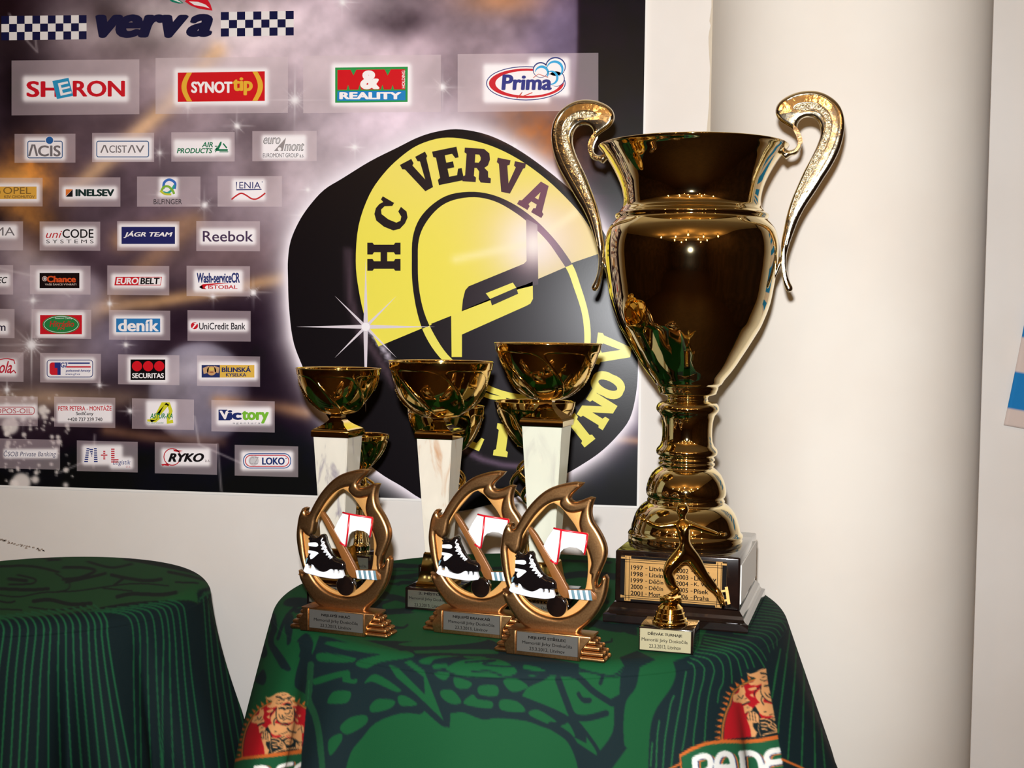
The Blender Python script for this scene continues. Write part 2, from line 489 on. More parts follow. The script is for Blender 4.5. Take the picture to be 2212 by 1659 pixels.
def poster_bg(X, Y):
    """printed background of the poster: smoky violet and tan with sparkles"""
    C = np.zeros(np.shape(X)+(3,)); C[...] = (40, 30, 40)
    n1 = smooth_noise(X, Y, 190, 3); n2 = smooth_noise(X, Y, 75, 5); n3 = smooth_noise(X, Y, 22, 9)
    C = mix(C, (118, 100, 108), 0.85*gauss(X, Y, 420, 330, 460, 260)*(0.45+n1))
    C = mix(C, (214, 196, 200), 0.95*gauss(X, Y, 640, 130, 340, 130, 0.12)*(0.3+1.15*n1))
    C = mix(C, (218, 204, 204), 0.9*gauss(X, Y, 440, 60, 250, 45))
    C = mix(C, (206, 190, 202), 0.95*gauss(X, Y, 800, 280, 200, 95, -0.1))
    C = mix(C, (196, 182, 188), 0.8*gauss(X, Y, 640, 380, 120, 110))
    C = mix(C, (170, 150, 160), 0.75*gauss(X, Y, 1000, 70, 230, 120)*(0.3+n2*1.2))
    C = mix(C, (214, 196, 206), 0.7*gauss(X, Y, 720, 60, 120, 90))
    C = mix(C, (70, 58, 66), 0.8*gauss(X, Y, 860, 40, 60, 25)*(n2*1.5))
    C = mix(C, (70, 58, 62), 0.75*gauss(X, Y, 240, 35, 55, 22, .3)); C = mix(C, (80, 66, 72), 0.6*gauss(X, Y, 560, 290, 50, 35))
    C = mix(C, (84, 70, 76), 0.75*gauss(X, Y, 250, 270, 120, 24, -0.15)); C = mix(C, (30, 22, 30), 0.85*gauss(X, Y, 35, 190, 45, 90))
    C = mix(C, (38, 26, 32), 0.9*gauss(X, Y, 10, 20, 60, 60)); C = mix(C, (28, 20, 26), 0.8*gauss(X, Y, -10, 480, 30, 40))
    C = mix(C, (108, 92, 96), 0.5*gauss(X, Y, 300, 110, 90, 26)); C = mix(C, (70, 58, 62), 0.6*gauss(X, Y, 560, 380, 40, 40))
    # dark edge at the right, rim of a pale sphere
    C = mix(C, (120, 108, 138), 0.75*gauss(X, Y, 1215, 90, 55, 130)*(X < 1249-((Y-30)/62.0)**2*1.0))
    dx = 1249-((Y-30)/62.0)**2
    C = mix(C, (34, 27, 40), 1/(1+np.exp(-(X-dx)/2.0))*(Y < 420)*1.0)
    C = mix(C, (34, 26, 40), 0.95/(1+np.exp(-(X-1290-(Y-240)*0.1)/18.0)))
    C = mix(C, (150, 92, 52), 0.9*gauss(X, Y, 1180, 300, 75, 52, 0.5)*(0.65+0.7*n3))
    C = mix(C, (206, 150, 110), 0.75*gauss(X, Y, 1080, 0, 60, 22))
    C = mix(C, (44, 30, 42), 0.5*gauss(X, Y, 1290, 330, 50, 70))
    # tan stick shapes
    C = mix(C, (214, 176, 138), 0.75*np.exp(-(seg_dist(X, Y, [(470,110),(360,230),(250,330),(150,420)])/20)**2))
    C = mix(C, (196, 150, 104), 0.6*np.exp(-(seg_dist(X, Y, [(260,520),(420,480),(330,560),(180,700)])/24)**2)*0.8)
    C = mix(C, (60, 46, 54), 0.65*gauss(X, Y, 160, 560, 110, 26, 0.4)); C = mix(C, (128, 106, 106), 0.6*gauss(X, Y, 480, 560, 110, 40))
    C = mix(C, (196, 156, 116), 0.85*np.exp(-(seg_dist(X, Y, [(205,668),(340,652),(480,628),(620,600)])/15)**2))
    C = mix(C, (52, 38, 50), 0.8*gauss(X, Y, 520, 690, 130, 26, -0.15)); C = mix(C, (56, 42, 52), 0.8*gauss(X, Y, 330, 760, 110, 24, -0.1))
    C = mix(C, (196, 128, 70), 0.9*gauss(X, Y, 66, 372, 42, 44, 0.3)*(0.3+1.2*n3)); C = mix(C, (232, 170, 92), 0.8*gauss(X, Y, 30, 395, 42, 26))
    C = mix(C, (205, 140, 70), 0.7*gauss(X, Y, 60, 462, 48, 24, 0.5)*(0.5+.9*n3)); C = mix(C, (88, 52, 34), 0.7*gauss(X, Y, 70, 535, 30, 26))
    C = mix(C, (188, 176, 188), 0.85*(1/(1+np.exp((np.hypot((X-120)/1.5, Y-640)-70)/6)))*0.8)
    C = mix(C, (196, 182, 186), 0.7*gauss(X, Y, 60, 560, 60, 34, 0.55)); C = mix(C, (160, 152, 176), 0.6*gauss(X, Y, 230, 740, 55, 50))
    C = mix(C, (150, 134, 130), 0.75*gauss(X, Y, 60, 760, 110, 100)*(0.5+0.6*n2)); C = mix(C, (186, 158, 132), 0.7*gauss(X, Y, 110, 860, 150, 16))
    # pale ball
    rb = np.hypot(X-432, (Y-850)*0.98)
    C = mix(C, (176, 172, 190), 0.72/(1+np.exp((rb-108)/3.0))); C = mix(C, (120, 108, 116), 0.55*gauss(X, Y, 370, 870, 60, 50)*(rb < 112))
    C = mix(C, (206, 196, 204), 0.5*gauss(X, Y, 400, 800, 50, 26, -0.5))
    C = mix(C, (188, 142, 104), 0.75*np.exp(-(seg_dist(X, Y, [(470,868),(560,872),(660,892)])/15)**2)); C = mix(C, (150, 112, 88), 0.6*np.exp(-(seg_dist(X, Y, [(230,930),(330,946),(480,955)])/13)**2))
    C = mix(C, (44, 34, 46), 0.85*gauss(X, Y, 560, 800, 36, 90)); C = mix(C, (28, 24, 36), 0.92*gauss(X, Y, 600, 980, 110, 50))
    C = mix(C, (24, 20, 32), 0.95/(1+np.exp(-(Y-1018-0.01*X)/12.0))); C = mix(C, (26, 22, 34), 0.9*gauss(X, Y, 260, 1000, 160, 26))
    # bottom right of the picture, beside the puck
    C = mix(C, (168, 120, 86), 0.85*np.exp(-(seg_dist(X, Y, [(1335,948),(1400,955)])/9)**2))
    C = mix(C, (96, 78, 104), 0.6*gauss(X, Y, 1345, 905, 30, 26)); C = mix(C, (24, 20, 34), 0.9*gauss(X, Y, 1355, 1050, 90, 55))
    n4 = smooth_noise(X+0.6*Y, Y-0.3*X, 120, 21)
    C = np.clip((C*(0.72+0.56*n4[..., None])*(0.94+.12*n3[..., None])-118)*1.16+112, 14, 250)
    # curved light lines
    for p in ([(0,580),(90,600),(150,640)], [(20,30),(60,90),(80,112),(76,80),(60,40)], [(130,1020),(200,990),(205,940),(202,1010)], [(470,960),(478,1060)], [(420,900),(430,960),(520,1000)]):
        C = mix(C, (214, 204, 206), 0.4*np.exp(-(seg_dist(X, Y, p)/2.5)**2))
    # bubbles, bottom left
    r = np.random.default_rng(11)
    for k in range(110):
        x, y = 10+150*r.random()**1.2, 850+190*r.random(); s = 1.5+4.5*r.random()**3
        C = mix(C, (236, 226, 220), 0.85/(1+np.exp((np.hypot(X-x, Y-y)-s)/0.8)))
    for x, y, s in ((46,1042,20),(30,1046,10),(76,1036,8),(22,920,18),(92,886,10),(142,1048,5),(96,900,6)):
        C = mix(C, (240, 230, 224), 0.9/(1+np.exp((np.hypot(X-x, Y-y)-s)/1.5)))
    # halo of the puck
    D = seg_dist(X, Y, PUCK+[PUCK[0]]); D = np.where(inside(X, Y, PUCK), 0, D)
    C = mix(C, (238, 228, 236), 1.05*np.exp(-(D/26.0)**1.3))
    for x, y, L, a in STARS:
        C = mix(C, (245, 240, 240), a*gauss(X, Y, x, y, L*.09, L*.09))
        for q in range(8):
            an = PI*q/8+0.0; l = L*(1.3 if q % 4 == 0 else (0.75 if q % 2 == 0 else 0.45))
            u = (X-x)*math.cos(an)+(Y-y)*math.sin(an); v = -(X-x)*math.sin(an)+(Y-y)*math.cos(an)
            C = mix(C, (245, 240, 242), a*np.exp(-np.abs(v)/(1.1))*np.clip(1-np.abs(u)/l, 0, 1)**1.3)
    return np.clip(C, 0, 255)
# ------------------------------------------------------------------ the room
YW = 2.14                                               # plane of the poster wall
TZ = 1.10                                               # top of the right tablecloth
TZL = 1.06                                              # top of the left tablecloth
def struct(name, V, Fc, m, smooth=False, parent=None, autosmooth=None):
    o = mesh_obj(name, V, Fc, m, parent, smooth=smooth, autosmooth=autosmooth); o['kind'] = 'structure'; return o
def slab(x0, x1, y0, y1, z0, z1):
    return ([(x0,y0,z0),(x1,y0,z0),(x1,y1,z0),(x0,y1,z0),(x0,y0,z1),(x1,y0,z1),(x1,y1,z1),(x0,y1,z1)],
            [(0,3,2,1),(4,5,6,7),(0,1,5,4),(1,2,6,5),(2,3,7,6),(3,0,4,7)])
H = 2.75
pc = on_y(1540, 0, YW); pr = on_y(2146, 0, YW)
XC0, XC1 = float(pc[0]), float(on_y(2135, 0, YW)[0])
struct('wall_back', *slab(-3.6, XC0+0.03, YW, YW+0.15, 0, H), M['wall'])
YR = YW+0.10
struct('wall_alcove', *slab(XC1-0.03, 2.4, YR, YR+0.12, 0, H), M['wall'])
struct('wall_right', *slab(2.3, 2.42, -5.2, YR, 0, H), M['dark_wall'])
struct('wall_left', *slab(-3.72, -3.6, -5.2, YW+0.1, 0, H), M['dark_wall'])
struct('wall_front', *slab(-3.6, 2.3, -5.32, -5.2, 0, H), M['dark_wall'])
struct('floor', *slab(-3.6, 2.3, -5.2, YW, -0.1, 0), M['floor'])
struct('ceiling', *slab(-3.6, 2.3, -5.2, YW, H, H+0.1), M['ceiling'])
# engaged column with a flat-nosed round section
xc, a_, b_ = (XC0+XC1)/2, (XC1-XC0)/2, 0.2
V, Fc = [], []; n = 72
prof = []
for k in range(n+1):
    t = PI*(k/n)
    prof.append((xc-a_*math.cos(t), YW-b_*math.sin(t)**0.9))
prof = [(XC0, YW+.05)]+prof+[(XC1, YR+.02)]; n += 2
for z in (0, H):
    for x, y in prof: V.append((x, y, z))
for k in range(n): Fc.append((k, k+1, n+2+k, n+1+k))
struct('wall_column', V, Fc, M['column'], smooth=True)
# lifted, uneven edge of paint down the corner beside the column
V, Fc = [], []
r = np.random.default_rng(5); z = 1.15; i = 0
while z < H:
    w = 0.0012+0.004*r.random()**2; V += [(XC0-0.001-w, YW-0.0004, z), (XC0+0.002, YW-0.0012, z)]
    if i: Fc.append((2*i-2, 2*i-1, 2*i+1, 2*i))
    z += 0.006+0.02*r.random(); i += 1
struct('trim_1', V, Fc, M['edge_paint'])
# scuff marks on the wall over the left table
V, Fc = [], []
for k in range(46):
    t = k/45; x, y = -30+125*t+6*r.random(), 1152+36*t**0.8+5*r.random()
    p = on_y(x, y, YW-0.0004); s = 0.0006+0.0012*r.random(); b = len(V)
    V += [tuple(p+np.array(q)) for q in ((-s*1.6,0,-s),(s*1.6,0,-s*.8),(s,0,s),(-s,0,s*.7))]; Fc.append((b,b+1,b+2,b+3))
struct('trim_2', V, Fc, mat('scuff', (168, 152, 138), 0.9))

# ------------------------------------------------------------------ poster
YP = YW-0.006
PB = on_y(700, 1096, YW)
poster = empty('sponsor_poster', (float(PB[0]), YW, float(PB[2])), 0, 'large dark violet sponsor poster with a yellow and black puck emblem on the white wall', 'poster')
PO = np.array(poster.location)
def pmap(x, y, lift=0.0):
    p = on_y(x, y, YP-lift) - PO; return (float(p[0]), float(p[1]), float(p[2]))
# backing board: white rim showing round the print
def board_pts(m_):
    return [(-420, 1046-m_*0-12+m_), (1375.5+m_, 1093+m_), (1394.5+m_, -12-m_), (-420, -60-m_)]
def prism(pts, y0, y1):
    P = [on_y(x, y, y0)-PO for x, y in pts]; Q = [np.array([p[0], y1-PO[1], p[2]]) for p in P]
    n = len(P); return [tuple(p) for p in P+Q], [tuple(range(n)), tuple(range(2*n-1, n-1, -1))]+[(k, k+n, (k+1) % n+n, (k+1) % n) for k in range(n)]
V, Fc = prism(board_pts(5.0), YP+0.0004, YW-0.0002)
mesh_obj('backing_board', V, Fc, M['board'], poster, label='white board rim')
# printed picture: a fine grid carrying the soft colours
def bottom_y(x): return 1034+ (x+420)*(1093-1034)/(1375.5+420)
def grid_print(name, fx, fy, nx, ny, colfn, lift, parent, label=None):
    U, Vv = np.meshgrid(np.linspace(0, 1, nx), np.linspace(0, 1, ny))
    X = fx(U, Vv); Y = fy(U, Vv)
    C = lin(colfn(X, Y)).reshape(-1, 3)
    D = FWD[None] + ((X.ravel()-CX)/F)[:, None]*CAMX[None] - ((Y.ravel()-CY)/F)[:, None]*CAMU[None]
    P = CAM + D*((YP-lift-CAM[1])/D[:, 1])[:, None] - PO
    idx = np.arange(nx*ny).reshape(ny, nx)
    q = np.stack([idx[:-1, :-1], idx[1:, :-1], idx[1:, 1:], idx[:-1, 1:]], -1).reshape(-1, 4)
    me = bpy.data.meshes.new(name)
    me.vertices.add(len(P)); me.vertices.foreach_set('co', P.astype(np.float32).ravel())
    me.loops.add(q.size); me.loops.foreach_set('vertex_index', q.ravel().astype(np.int32))
    me.polygons.add(len(q)); me.polygons.foreach_set('loop_start', (np.arange(len(q))*4).astype(np.int32))
    me.polygons.foreach_set('loop_total', np.full(len(q), 4, np.int32))
    at = me.color_attributes.new('Col', 'FLOAT_COLOR', 'POINT'); a = np.ones((len(P), 4), np.float32); a[:, :3] = C
    at.data.foreach_set('color', a.ravel()); me.materials.append(M['print']); me.update(calc_edges=True); me.validate()
    return finish(name, me, parent, False, label)
XR = lambda y: 1394.5-12.0/1105*0-(y+12)*19.0/1105
grid_print('printed_picture', lambda U, V: -420+U*(XR(-12+V*1105)+420)*1.0, lambda U, V: -60+V*(bottom_y(-420+U*1800)+60)+ (U*48)*(1-V), 580, 360,
           poster_bg, 0.0, poster)

RED = (206, 22, 40); NAVY = (24, 24, 66); BLUE = (40, 120, 185); GREEN = (30, 120, 80); BLK = (26, 22, 24); WHT = (246, 240, 240); YEL = (236, 226, 84); GRY = (120, 112, 114)
def panel_slope(y): return -0.0119+(y-122)*4.22e-5
def glow_fn(boxes, w):
    def fn(X, Y):
        C = poster_bg(X, Y); C = mix(C, (212, 194, 198), np.full(X.shape, 0.56))
        for b in boxes:
            D = np.hypot(np.maximum(np.maximum(b[0]-X, X-b[2]), 0), np.maximum(np.maximum(b[1]-Y, Y-b[3]), 0))
            C = mix(C, (250, 244, 246), 1.0/(1+np.exp((D-w*0.62)/(w*0.16))))
        return C
    return fn
def sponsor_panel(x0, y0, x1, y1, glow, draw, w=11):
    xc_, sl = (x0+x1)/2, panel_slope((y0+y1)/2)
    lab = None
    p = grid_print('sponsor_panel', lambda U, V: x0+U*(x1-x0), lambda U, V: y0+V*(y1-y0)+sl*(x0+U*(x1-x0)-xc_), max(12, int((x1-x0)/3)), max(10, int((y1-y0)/3)), glow_fn(glow, w), 0.00025, poster)
    A = Art(pmap, 0.00013); A.k = 3; A.slope = None
    draw(A)
    A.build('lettering', M['print'], p)
    return p

def P_sheron(A):
    A.text('SH', 57, 175, 128, 210, RED, .035).text('RON', 157, 174, 270, 209, RED, .035)
    A.up().poly([(113,175),(148,168),(158,207),(123,214)], (44,150,196)).up()
    for pts in ([(125,180),(146,175.5),(147.5,180),(131,184),(133,190),(150,186),(151,190),(134,194),(136,201),(154,197),(155,201.5),(131,207)],): A.poly(pts, WHT)
sponsor_panel(25, 129.5, 301, 248, [(57,172,270,212)], P_sheron, 13)
def P_synot(A):
    A.poly([(384,157),(572,154),(572,218),(384,220)], (208,24,34)).up()
    L = [(392+13*math.cos(0)-0, 156)]
    for s, cx in ((1, 0), (-1, 0)):
        if s == 1:
            o = [(404-12*math.sin(PI*k/16), 157+62*k/16) for k in range(17)]; i = [(415-12*math.sin(PI*k/16), 157+62*k/16) for k in range(17)]
        else:
            o = [(556+12*math.sin(PI*k/16), 154.5+63*k/16) for k in range(17)]; i = [(545+12*math.sin(PI*k/16), 154.5+63*k/16) for k in range(17)]
        A.poly(o+i[::-1], (232,176,56))
    A.up().text('SYNOT', 413, 176, 502, 201, WHT, .05).text('tip', 502, 167, 546, 206, (232,176,56), .05)
sponsor_panel(336, 124, 622, 245, [(384,155,572,219)], P_synot, 13)
def P_mm(A):
    A.poly([(724,146),(881,144),(880.5,220),(724,222)], (44,150,76)).up()
    A.poly([(729,151),(862,149.5),(875,149.5),(875,193),(729,194)], (208,22,34)); A.poly([(729,197),(876,195.5),(876,216.5),(728,218)], (28,128,196)); A.up()
    for x0 in (746, 782): pass
    G = (44,150,76)
    for x in (764, 838): A.poly([(x-7,150),(x+6,150),(x-0.5,163)], G)
    for x in (752, 777, 826, 848): A.poly([(x-3.5,194.5),(x+3.5,194.5),(x,183)], G)
    A.up().text('&', 778, 152, 820, 193, WHT, .07).text('REALITY', 733, 199, 867, 214.5, WHT, .06).text('HOLDING', 852.5, 168, 890.5, 175, WHT, .02, rot=-PI/2)
sponsor_panel(655, 119.5, 952.5, 243, [(724,145,881,221)], P_mm, 13)
def P_prima(A):
    A.ell(1136,180,86,37,(52,64,128)).up().ell(1136,180,84,35,WHT).up().ell(1137,180,81,32,(204,40,50)).up().ell(1140,180,70,27,WHT)
    A.up().ell(1168,151,17,17,(52,64,128)).ell(1200,144,22,21,(52,64,128)).ell(1202,170,18,17,(52,64,128)).up().ell(1168,152,15,15,WHT).ell(1200,145,20,19,WHT).ell(1201,170,17,16,WHT).up()
    def arc(cx,cy,r,a0,a1,w,c):
        pts=[(cx+r*math.cos(math.radians(a0+(a1-a0)*k/18)), cy+r*math.sin(math.radians(a0+(a1-a0)*k/18))) for k in range(19)]; A.stroke(pts,[w*math.sin(PI*(k+.6)/19.2)+0.6 for k in range(19)],c)
    arc(1170,158,14,-170,40,5,(60,168,220)); arc(1198,150,17,-170,60,5,(60,168,220)); arc(1190,168,14,-120,110,4.5,(60,168,220))
    A.up().text('Prima', 1083, 161, 1192, 195, (54,58,132), .045, .08)
    A.stroke([(1150,200),(1122,211),(1128,199),(1118,211),(1116,212)],2,(204,70,50)); A.stroke([(1152,168),(1163,160),(1184,167)],1.6,(204,110,90))
sponsor_panel(988.6, 115.5, 1292.5, 240.5, [(1052,146,1180,214),(1150,132,1222,200)], P_prima, 13)
def P_acis(A):
    A.frame(59,304,135.5,342,2,(62,96,140),5).up().ell(107,303,9.5,8.5,WHT).up().ell(107,303,8,8,(44,96,160))
    A.stroke([(63,337),(70,313),(74,313),(80,337)],4.5,GRY); A.text('CIS',82,314,131,338,GRY,.03)
sponsor_panel(31.5, 289, 163, 351.5, [(60,303,135,340)], P_acis)
def P_acistav(A):
    A.frame(208,304,322,340,2,(62,96,140),5); A.stroke([(218,330),(225,314),(227,314),(233,330)],3,GRY); A.text('CIST',236,314,274,330,GRY,.012); A.stroke([(277,330),(284,314),(286,314),(292,330)],3,GRY); A.text('V',293,314,312,330,GRY,.012)
sponsor_panel(199, 287, 333, 350, [(210,304,322,339)], P_acistav)
def P_air(A):
    A.text('AIR',436,307,460,318,GREEN,.03,.22).text('PRODUCTS',382,320,459,331,GREEN,.03,.22)
    A.poly([(464,329),(476,306),(479,306),(478,312),(473,322),(492,322),(492,326),(468,326),(466,329)],GREEN).poly([(468,318),(463,325),(467,325),(471,319)],GREEN); A.stroke([(464,316),(470,316)],2,GREEN); A.stroke([(482,310),(490,320)],3,GREEN); A.stroke([(474,328),(493,328)],2,GREEN)
sponsor_panel(370, 285.5, 507, 349, [(382,308,458,331),(464,306,492,330)], P_air)
def P_euro(A):
    A.text('euro',569,297,606,311,BLK,.03,.3).text('mont',614,309,657,326,BLK,.03,.3).up().text('euro',570,298,605.5,310,(205,200,200),-.005,.3).text('mont',615,310,656,325,(205,200,200),-.005,.3)
    A.poly([(592,326),(610,306),(618,297),(611,326)],(150,142,142)).up().ell(604,322,4,4,WHT); A.text('EUROMONT GROUP a.s.',568,331,657,340,(70,62,64))
sponsor_panel(545, 283, 684, 348, [(572,298,655,338)], P_euro)
def P_opel(A):
    A.rect(-20,403,79,430,(226,170,70)).up().ell(-8,415,9,9,(120,90,40),inner=2).text('OPEL',7,404,67,419,(130,98,48)).text('KSV CHOMUTOV',9,422,75,428,(140,106,56),.03)
sponsor_panel(-30, 384, 92, 446, [(-20,403,79,430)], P_opel)
def P_inel(A):
    A.poly([(142,409),(157,409),(142,424)],(224,120,50)).poly([(157,409),(157,425),(142,425)],BLK).text('INELSEV',163,408.5,247,424,(30,50,48),.06)
sponsor_panel(127, 383, 260, 446.5, [(142,409,247,424)], P_inel)
def P_bil(A):
    c=[(60,110,190),(50,160,150),(130,180,60),(200,200,60)]
    [A.up().stroke(spline_pts(p_, 5, closed=False), w_, q_) for p_, w_, q_ in (([(353,408),(355,394),(366,388),(378,395),(377,408)],5.5,c[0]), ([(377,400),(371,410),(362,417),(352,415)],5,c[1]), ([(348,414),(354,404),(364,403),(373,412),(376,419)],5,c[2]), ([(346,412),(356,419),(370,420)],4.5,c[3]))]
    A.text('BiLFINGER',332,430,393,441,(60,52,56),-.005)
sponsor_panel(296, 381.5, 433, 446.5, [(350,390,378,420)], P_bil)
def P_lenia(A):
    A.text('ENIA',517,393,563,407,(50,50,110),.0).stroke([(511,393),(511,410),(565,409)],2.4,(50,50,110)); A.ell(566.5,393,1.2,1.2,(90,90,130),12)
    A.stroke(spline_pts([(500,431),(510,423),(521,417.5),(532,422),(543,429),(553,430),(563,425),(573,417)],5,closed=False),3.2,(196,44,48))
sponsor_panel(470, 380.5, 609, 446.5, [(508,393,567,427)], P_lenia)
sponsor_panel(-70, 478, 49.7, 540.5, [(-60,492,31,509)], lambda A: A.text('SIGMA',-62,491,32,509,GRY))
def P_uni(A):
    A.text('uni',99,499,134,514,(196,38,44),0,.3).text('CODE',135,495,202,514,BLK,.015).text('SYSTEMS',100,517.5,202,525.5,(50,44,46),0,space=1.5)
sponsor_panel(85.6, 478.7, 216.5, 541.3, [(100,497,202,524)], P_uni)
def P_jagr(A):
    A.poly([(262.5,490),(378,490),(378,527),(262.5,527)],(38,40,98)).up().text('JÁGR TEAM',267,499,373,514,WHT,.035,.25)
sponsor_panel(253, 478, 387.5, 541.6, [(262,490,378,527)], P_jagr)
sponsor_panel(424, 477.6, 561.5, 542.3, [(438,500,546,522)], lambda A: A.text('Reebok',438,499,547,522,(74,54,84),.012))
sponsor_panel(-50, 572.5, 28.3, 636, [(-40,598,15,612)], lambda A: A.text('fEC',-10,598,16,612,BLK,.02,.3))
def P_chance(A):
    A.rect(85.5,589.5,171.5,622.5,(26,16,16)).up().text('Chance',101,596,164,610,(222,84,40),.05).text('VAŠE ŠANCE VYHRÁT!',97,611.5,165,616.5,(220,200,190),.01); A.ell(96.5,602,5.5,5.5,(220,190,180),inner=1.5).up().text('e',94,599,99,605,WHT,.02)
sponsor_panel(64.6, 573.6, 195.5, 636, [(85,590,172,622)], P_chance)
def P_belt(A):
    A.poly([(250,598),(350,598),(347,616.5),(247,616.5)],(204,32,42)).up().poly([(301,599.5),(348.5,599.5),(346,615),(299,615)],WHT).up().text('EURO',251,600,299,614,WHT,.04,.15).text('BELT',303,600,345,614,BLK,.04,.1)
sponsor_panel(231.7, 574, 365.5, 637.5, [(247,598,350,616)], P_belt)
def P_wash(A):
    A.text('Wash-serviceCR',425,589,518,611,(44,54,112),.045).text('ISTOBAL',450,616,513,624,(196,36,48),.02)
    A.poly([(430,620),(438,614),(470,611.5),(500,611),(470,614),(446,617),(442,621),(446,625),(436,624)],(204,30,40)).poly([(430,620),(437,616),(438,622),(444,625),(434,623)],(90,150,200))
sponsor_panel(403, 574.5, 540, 640, [(425,590,518,624)], P_wash)
sponsor_panel(-50, 667, 31.4, 730, [(-40,700,12,716)], lambda A: A.text('com',-30,703,12,715,(50,40,60),.015))
def P_hit(A):
    A.rect(86.5,680.5,177,722,(204,28,40)).up().ell(132,701,40,20,(40,130,66)).up().ell(132,701,37.5,18,WHT,inner=1).up()
    A.text('Severní Čechy',119,684.5,156,690,WHT).text('Hitrádio',107,693,160,706,(206,30,40),.015,.2).text('FM',124,707,140,713,(206,30,40),.015,.2)
sponsor_panel(68.5, 668.5, 197, 731.3, [(86,680,177,722)], P_hit)
sponsor_panel(235.5, 670.5, 367.7, 734.5, [(251,688,346,717)], lambda A: A.rect(251,688,346,717.5,(48,124,186)).up().text('deník',255,690,343,716,WHT,.035))
def P_uc(A):
    A.ell(420,703.5,7.8,7.8,(200,30,44)).up().poly([(417,697),(427,698),(418,709),(414,710),(421,700)],WHT); A.text('UniCredit Bank',430,697,530,712,(52,46,52),.018)
sponsor_panel(405, 671, 541.5, 737, [(414,697,530,710)], P_uc)
def P_cola(A):
    A.text('ola',-2,780,26,806,(198,40,60),.02,.4).stroke([(-12,770),(0,777),(14,774),(30,778),(32,786)],[3,2,2,3,2],(198,40,60)).stroke([(22,806),(30,800),(34,806)],3,(198,40,60))
sponsor_panel(-70, 760.5, 50.8, 824, [(-60,782,30,806)], P_cola)
def P_g7(A):
    A.frame(101,777,201,815,1.6,(50,60,120),7); A.poly(rrect(107,783,131,810,6),(210,36,50)).up().poly([(118,783),(131,783),(131,810),(124,810),(124,795),(118,795)],(44,54,130)); A.text('G7',131,783,146,794,(50,60,130),.03)
    A.stroke([(147,784.5),(194,784.5)],3,(50,60,130)).stroke([(143,792.5),(196,792.5)],3,(206,36,50)).text('pohonné hmoty',142,798,196,804.5,(50,60,130),.03,.2).text('www.g7.cz',141,806,173,811,(50,60,130),.02)
sponsor_panel(86.7, 763.4, 218, 827, [(104,779,199,813)], P_g7)
def P_sec(A):
    A.rect(282,776.5,357,821,(18,14,16)).up().ell(296,791,11,11,(214,26,38)).ell(320,791,11,11,(214,26,38)).ell(344,791,11,11,(214,26,38)).text('SECURITAS',285.5,806,354,817,WHT,.035)
sponsor_panel(255, 766.4, 387.5, 831, [(282,777,357,820)], P_sec)
def P_bili(A):
    A.rect(435.5,788.5,549.5,815.5,(224,180,76)).up().rect(435.5,788.5,475,815.5,(40,50,100)).up().ell(457,801,10,10,(206,158,110)).poly([(438,795),(452,790),(450,805),(440,808)],(200,160,120)).poly([(462,790),(474,794),(472,806),(464,804)],(200,160,120)).up().ell(457,797,6,3.5,(220,190,90)).ell(457,804,5,1.6,(150,90,60))
    A.text('BÍLINSKÁ',479,791,542,804,(34,44,96),.04).text('KYSELKA',488,806,532,813.5,(34,44,96),.03)
sponsor_panel(425.6, 769, 561.7, 834.5, [(435,788,550,815)], P_bili)
sponsor_panel(-60, 855.5, 81.5, 919.5, [(-50,880,74,895)], lambda A: A.frame(-60,878.5,75,896,1.6,(190,70,80),7).text('TROPOS-OIL',-32,882,69,893,(190,70,80)))
def P_petr(A):
    A.text('PETR PETERA - MONTÁŽE',125.5,875,241,887,(200,40,50),.02).text('Sedlčany',164,889,202,899,BLK,.015).text('+420 737 239 740',146,902,221,910,(50,42,46),.015)
sponsor_panel(117, 858, 249, 923, [(128,878,238,908)], P_petr, 8)
def P_ast(A):
    A.stroke([(325,909),(334,905),(360,875),(362,872)],8,(214,210,50)).stroke([(340,895),(352,872),(364,872),(369,888),(364,905),(362,912),(374,910)],8,(214,210,50)).stroke([(318,908),(336,910),(344,903)],5,(214,210,50)).up().text('ASTUR-KA',324,893,373,904,(34,130,70),.03,.25).text('Výroba čistidel',317,911,353,916,(34,130,70))
sponsor_panel(285, 861.7, 419, 927.5, [(322,872,374,912)], P_ast)
def P_vic(A):
    A.poly([(472,885),(491,885),(498,908),(472,908)],(34,46,104)).up().text('V',474,887,494,906,WHT,.06,-.1).up().text('ic',492,886,522,907,(34,46,104),.06).text('tory',522,887,581,915,(122,186,56),.06).text('agentura',503,912.5,562,917,(90,90,100),0,0,space=1.4)
sponsor_panel(456.6, 865.5, 593.4, 933, [(474,886,580,912)], P_vic)
sponsor_panel(-10, 948.5, 129.7, 1013, [(12,974,120,986)], lambda A: A.text('ČSOB Private Banking',8,972,121,989,(92,92,120),0,.18), 7)
def P_ml(A):
    for k in range(7):
        y = 968+k*4.6; f = k/6
        for xa, xb in ((187-5*f, 190+3*f-5*f*.3), (203, 210)): A.rect(min(xa, xa+1), y, xa+6+2*f, y+2.6, (44,56,124))
        if k < 4: A.rect(193+f*9, y+2, 201-f*4, y+4.6, (44,56,124))
        A.rect(240, y+1, 247.5 if k < 5 else 256, y+3.6, (200,38,54))
    for k in range(5): A.rect(218 if 1 < k < 3 else 223, 974+k*4, 232 if 1 < k < 3 else 227.5, 976.4+k*4, (200,38,54))
    A.text('Logistik',244,993,282,1007,(50,60,130),.0,.25).text('s.r.o.',272,1006,282,1010,(190,70,80))
sponsor_panel(166, 953, 297.5, 1019, [(184,968,258,998),(244,994,281,1006)], P_ml)
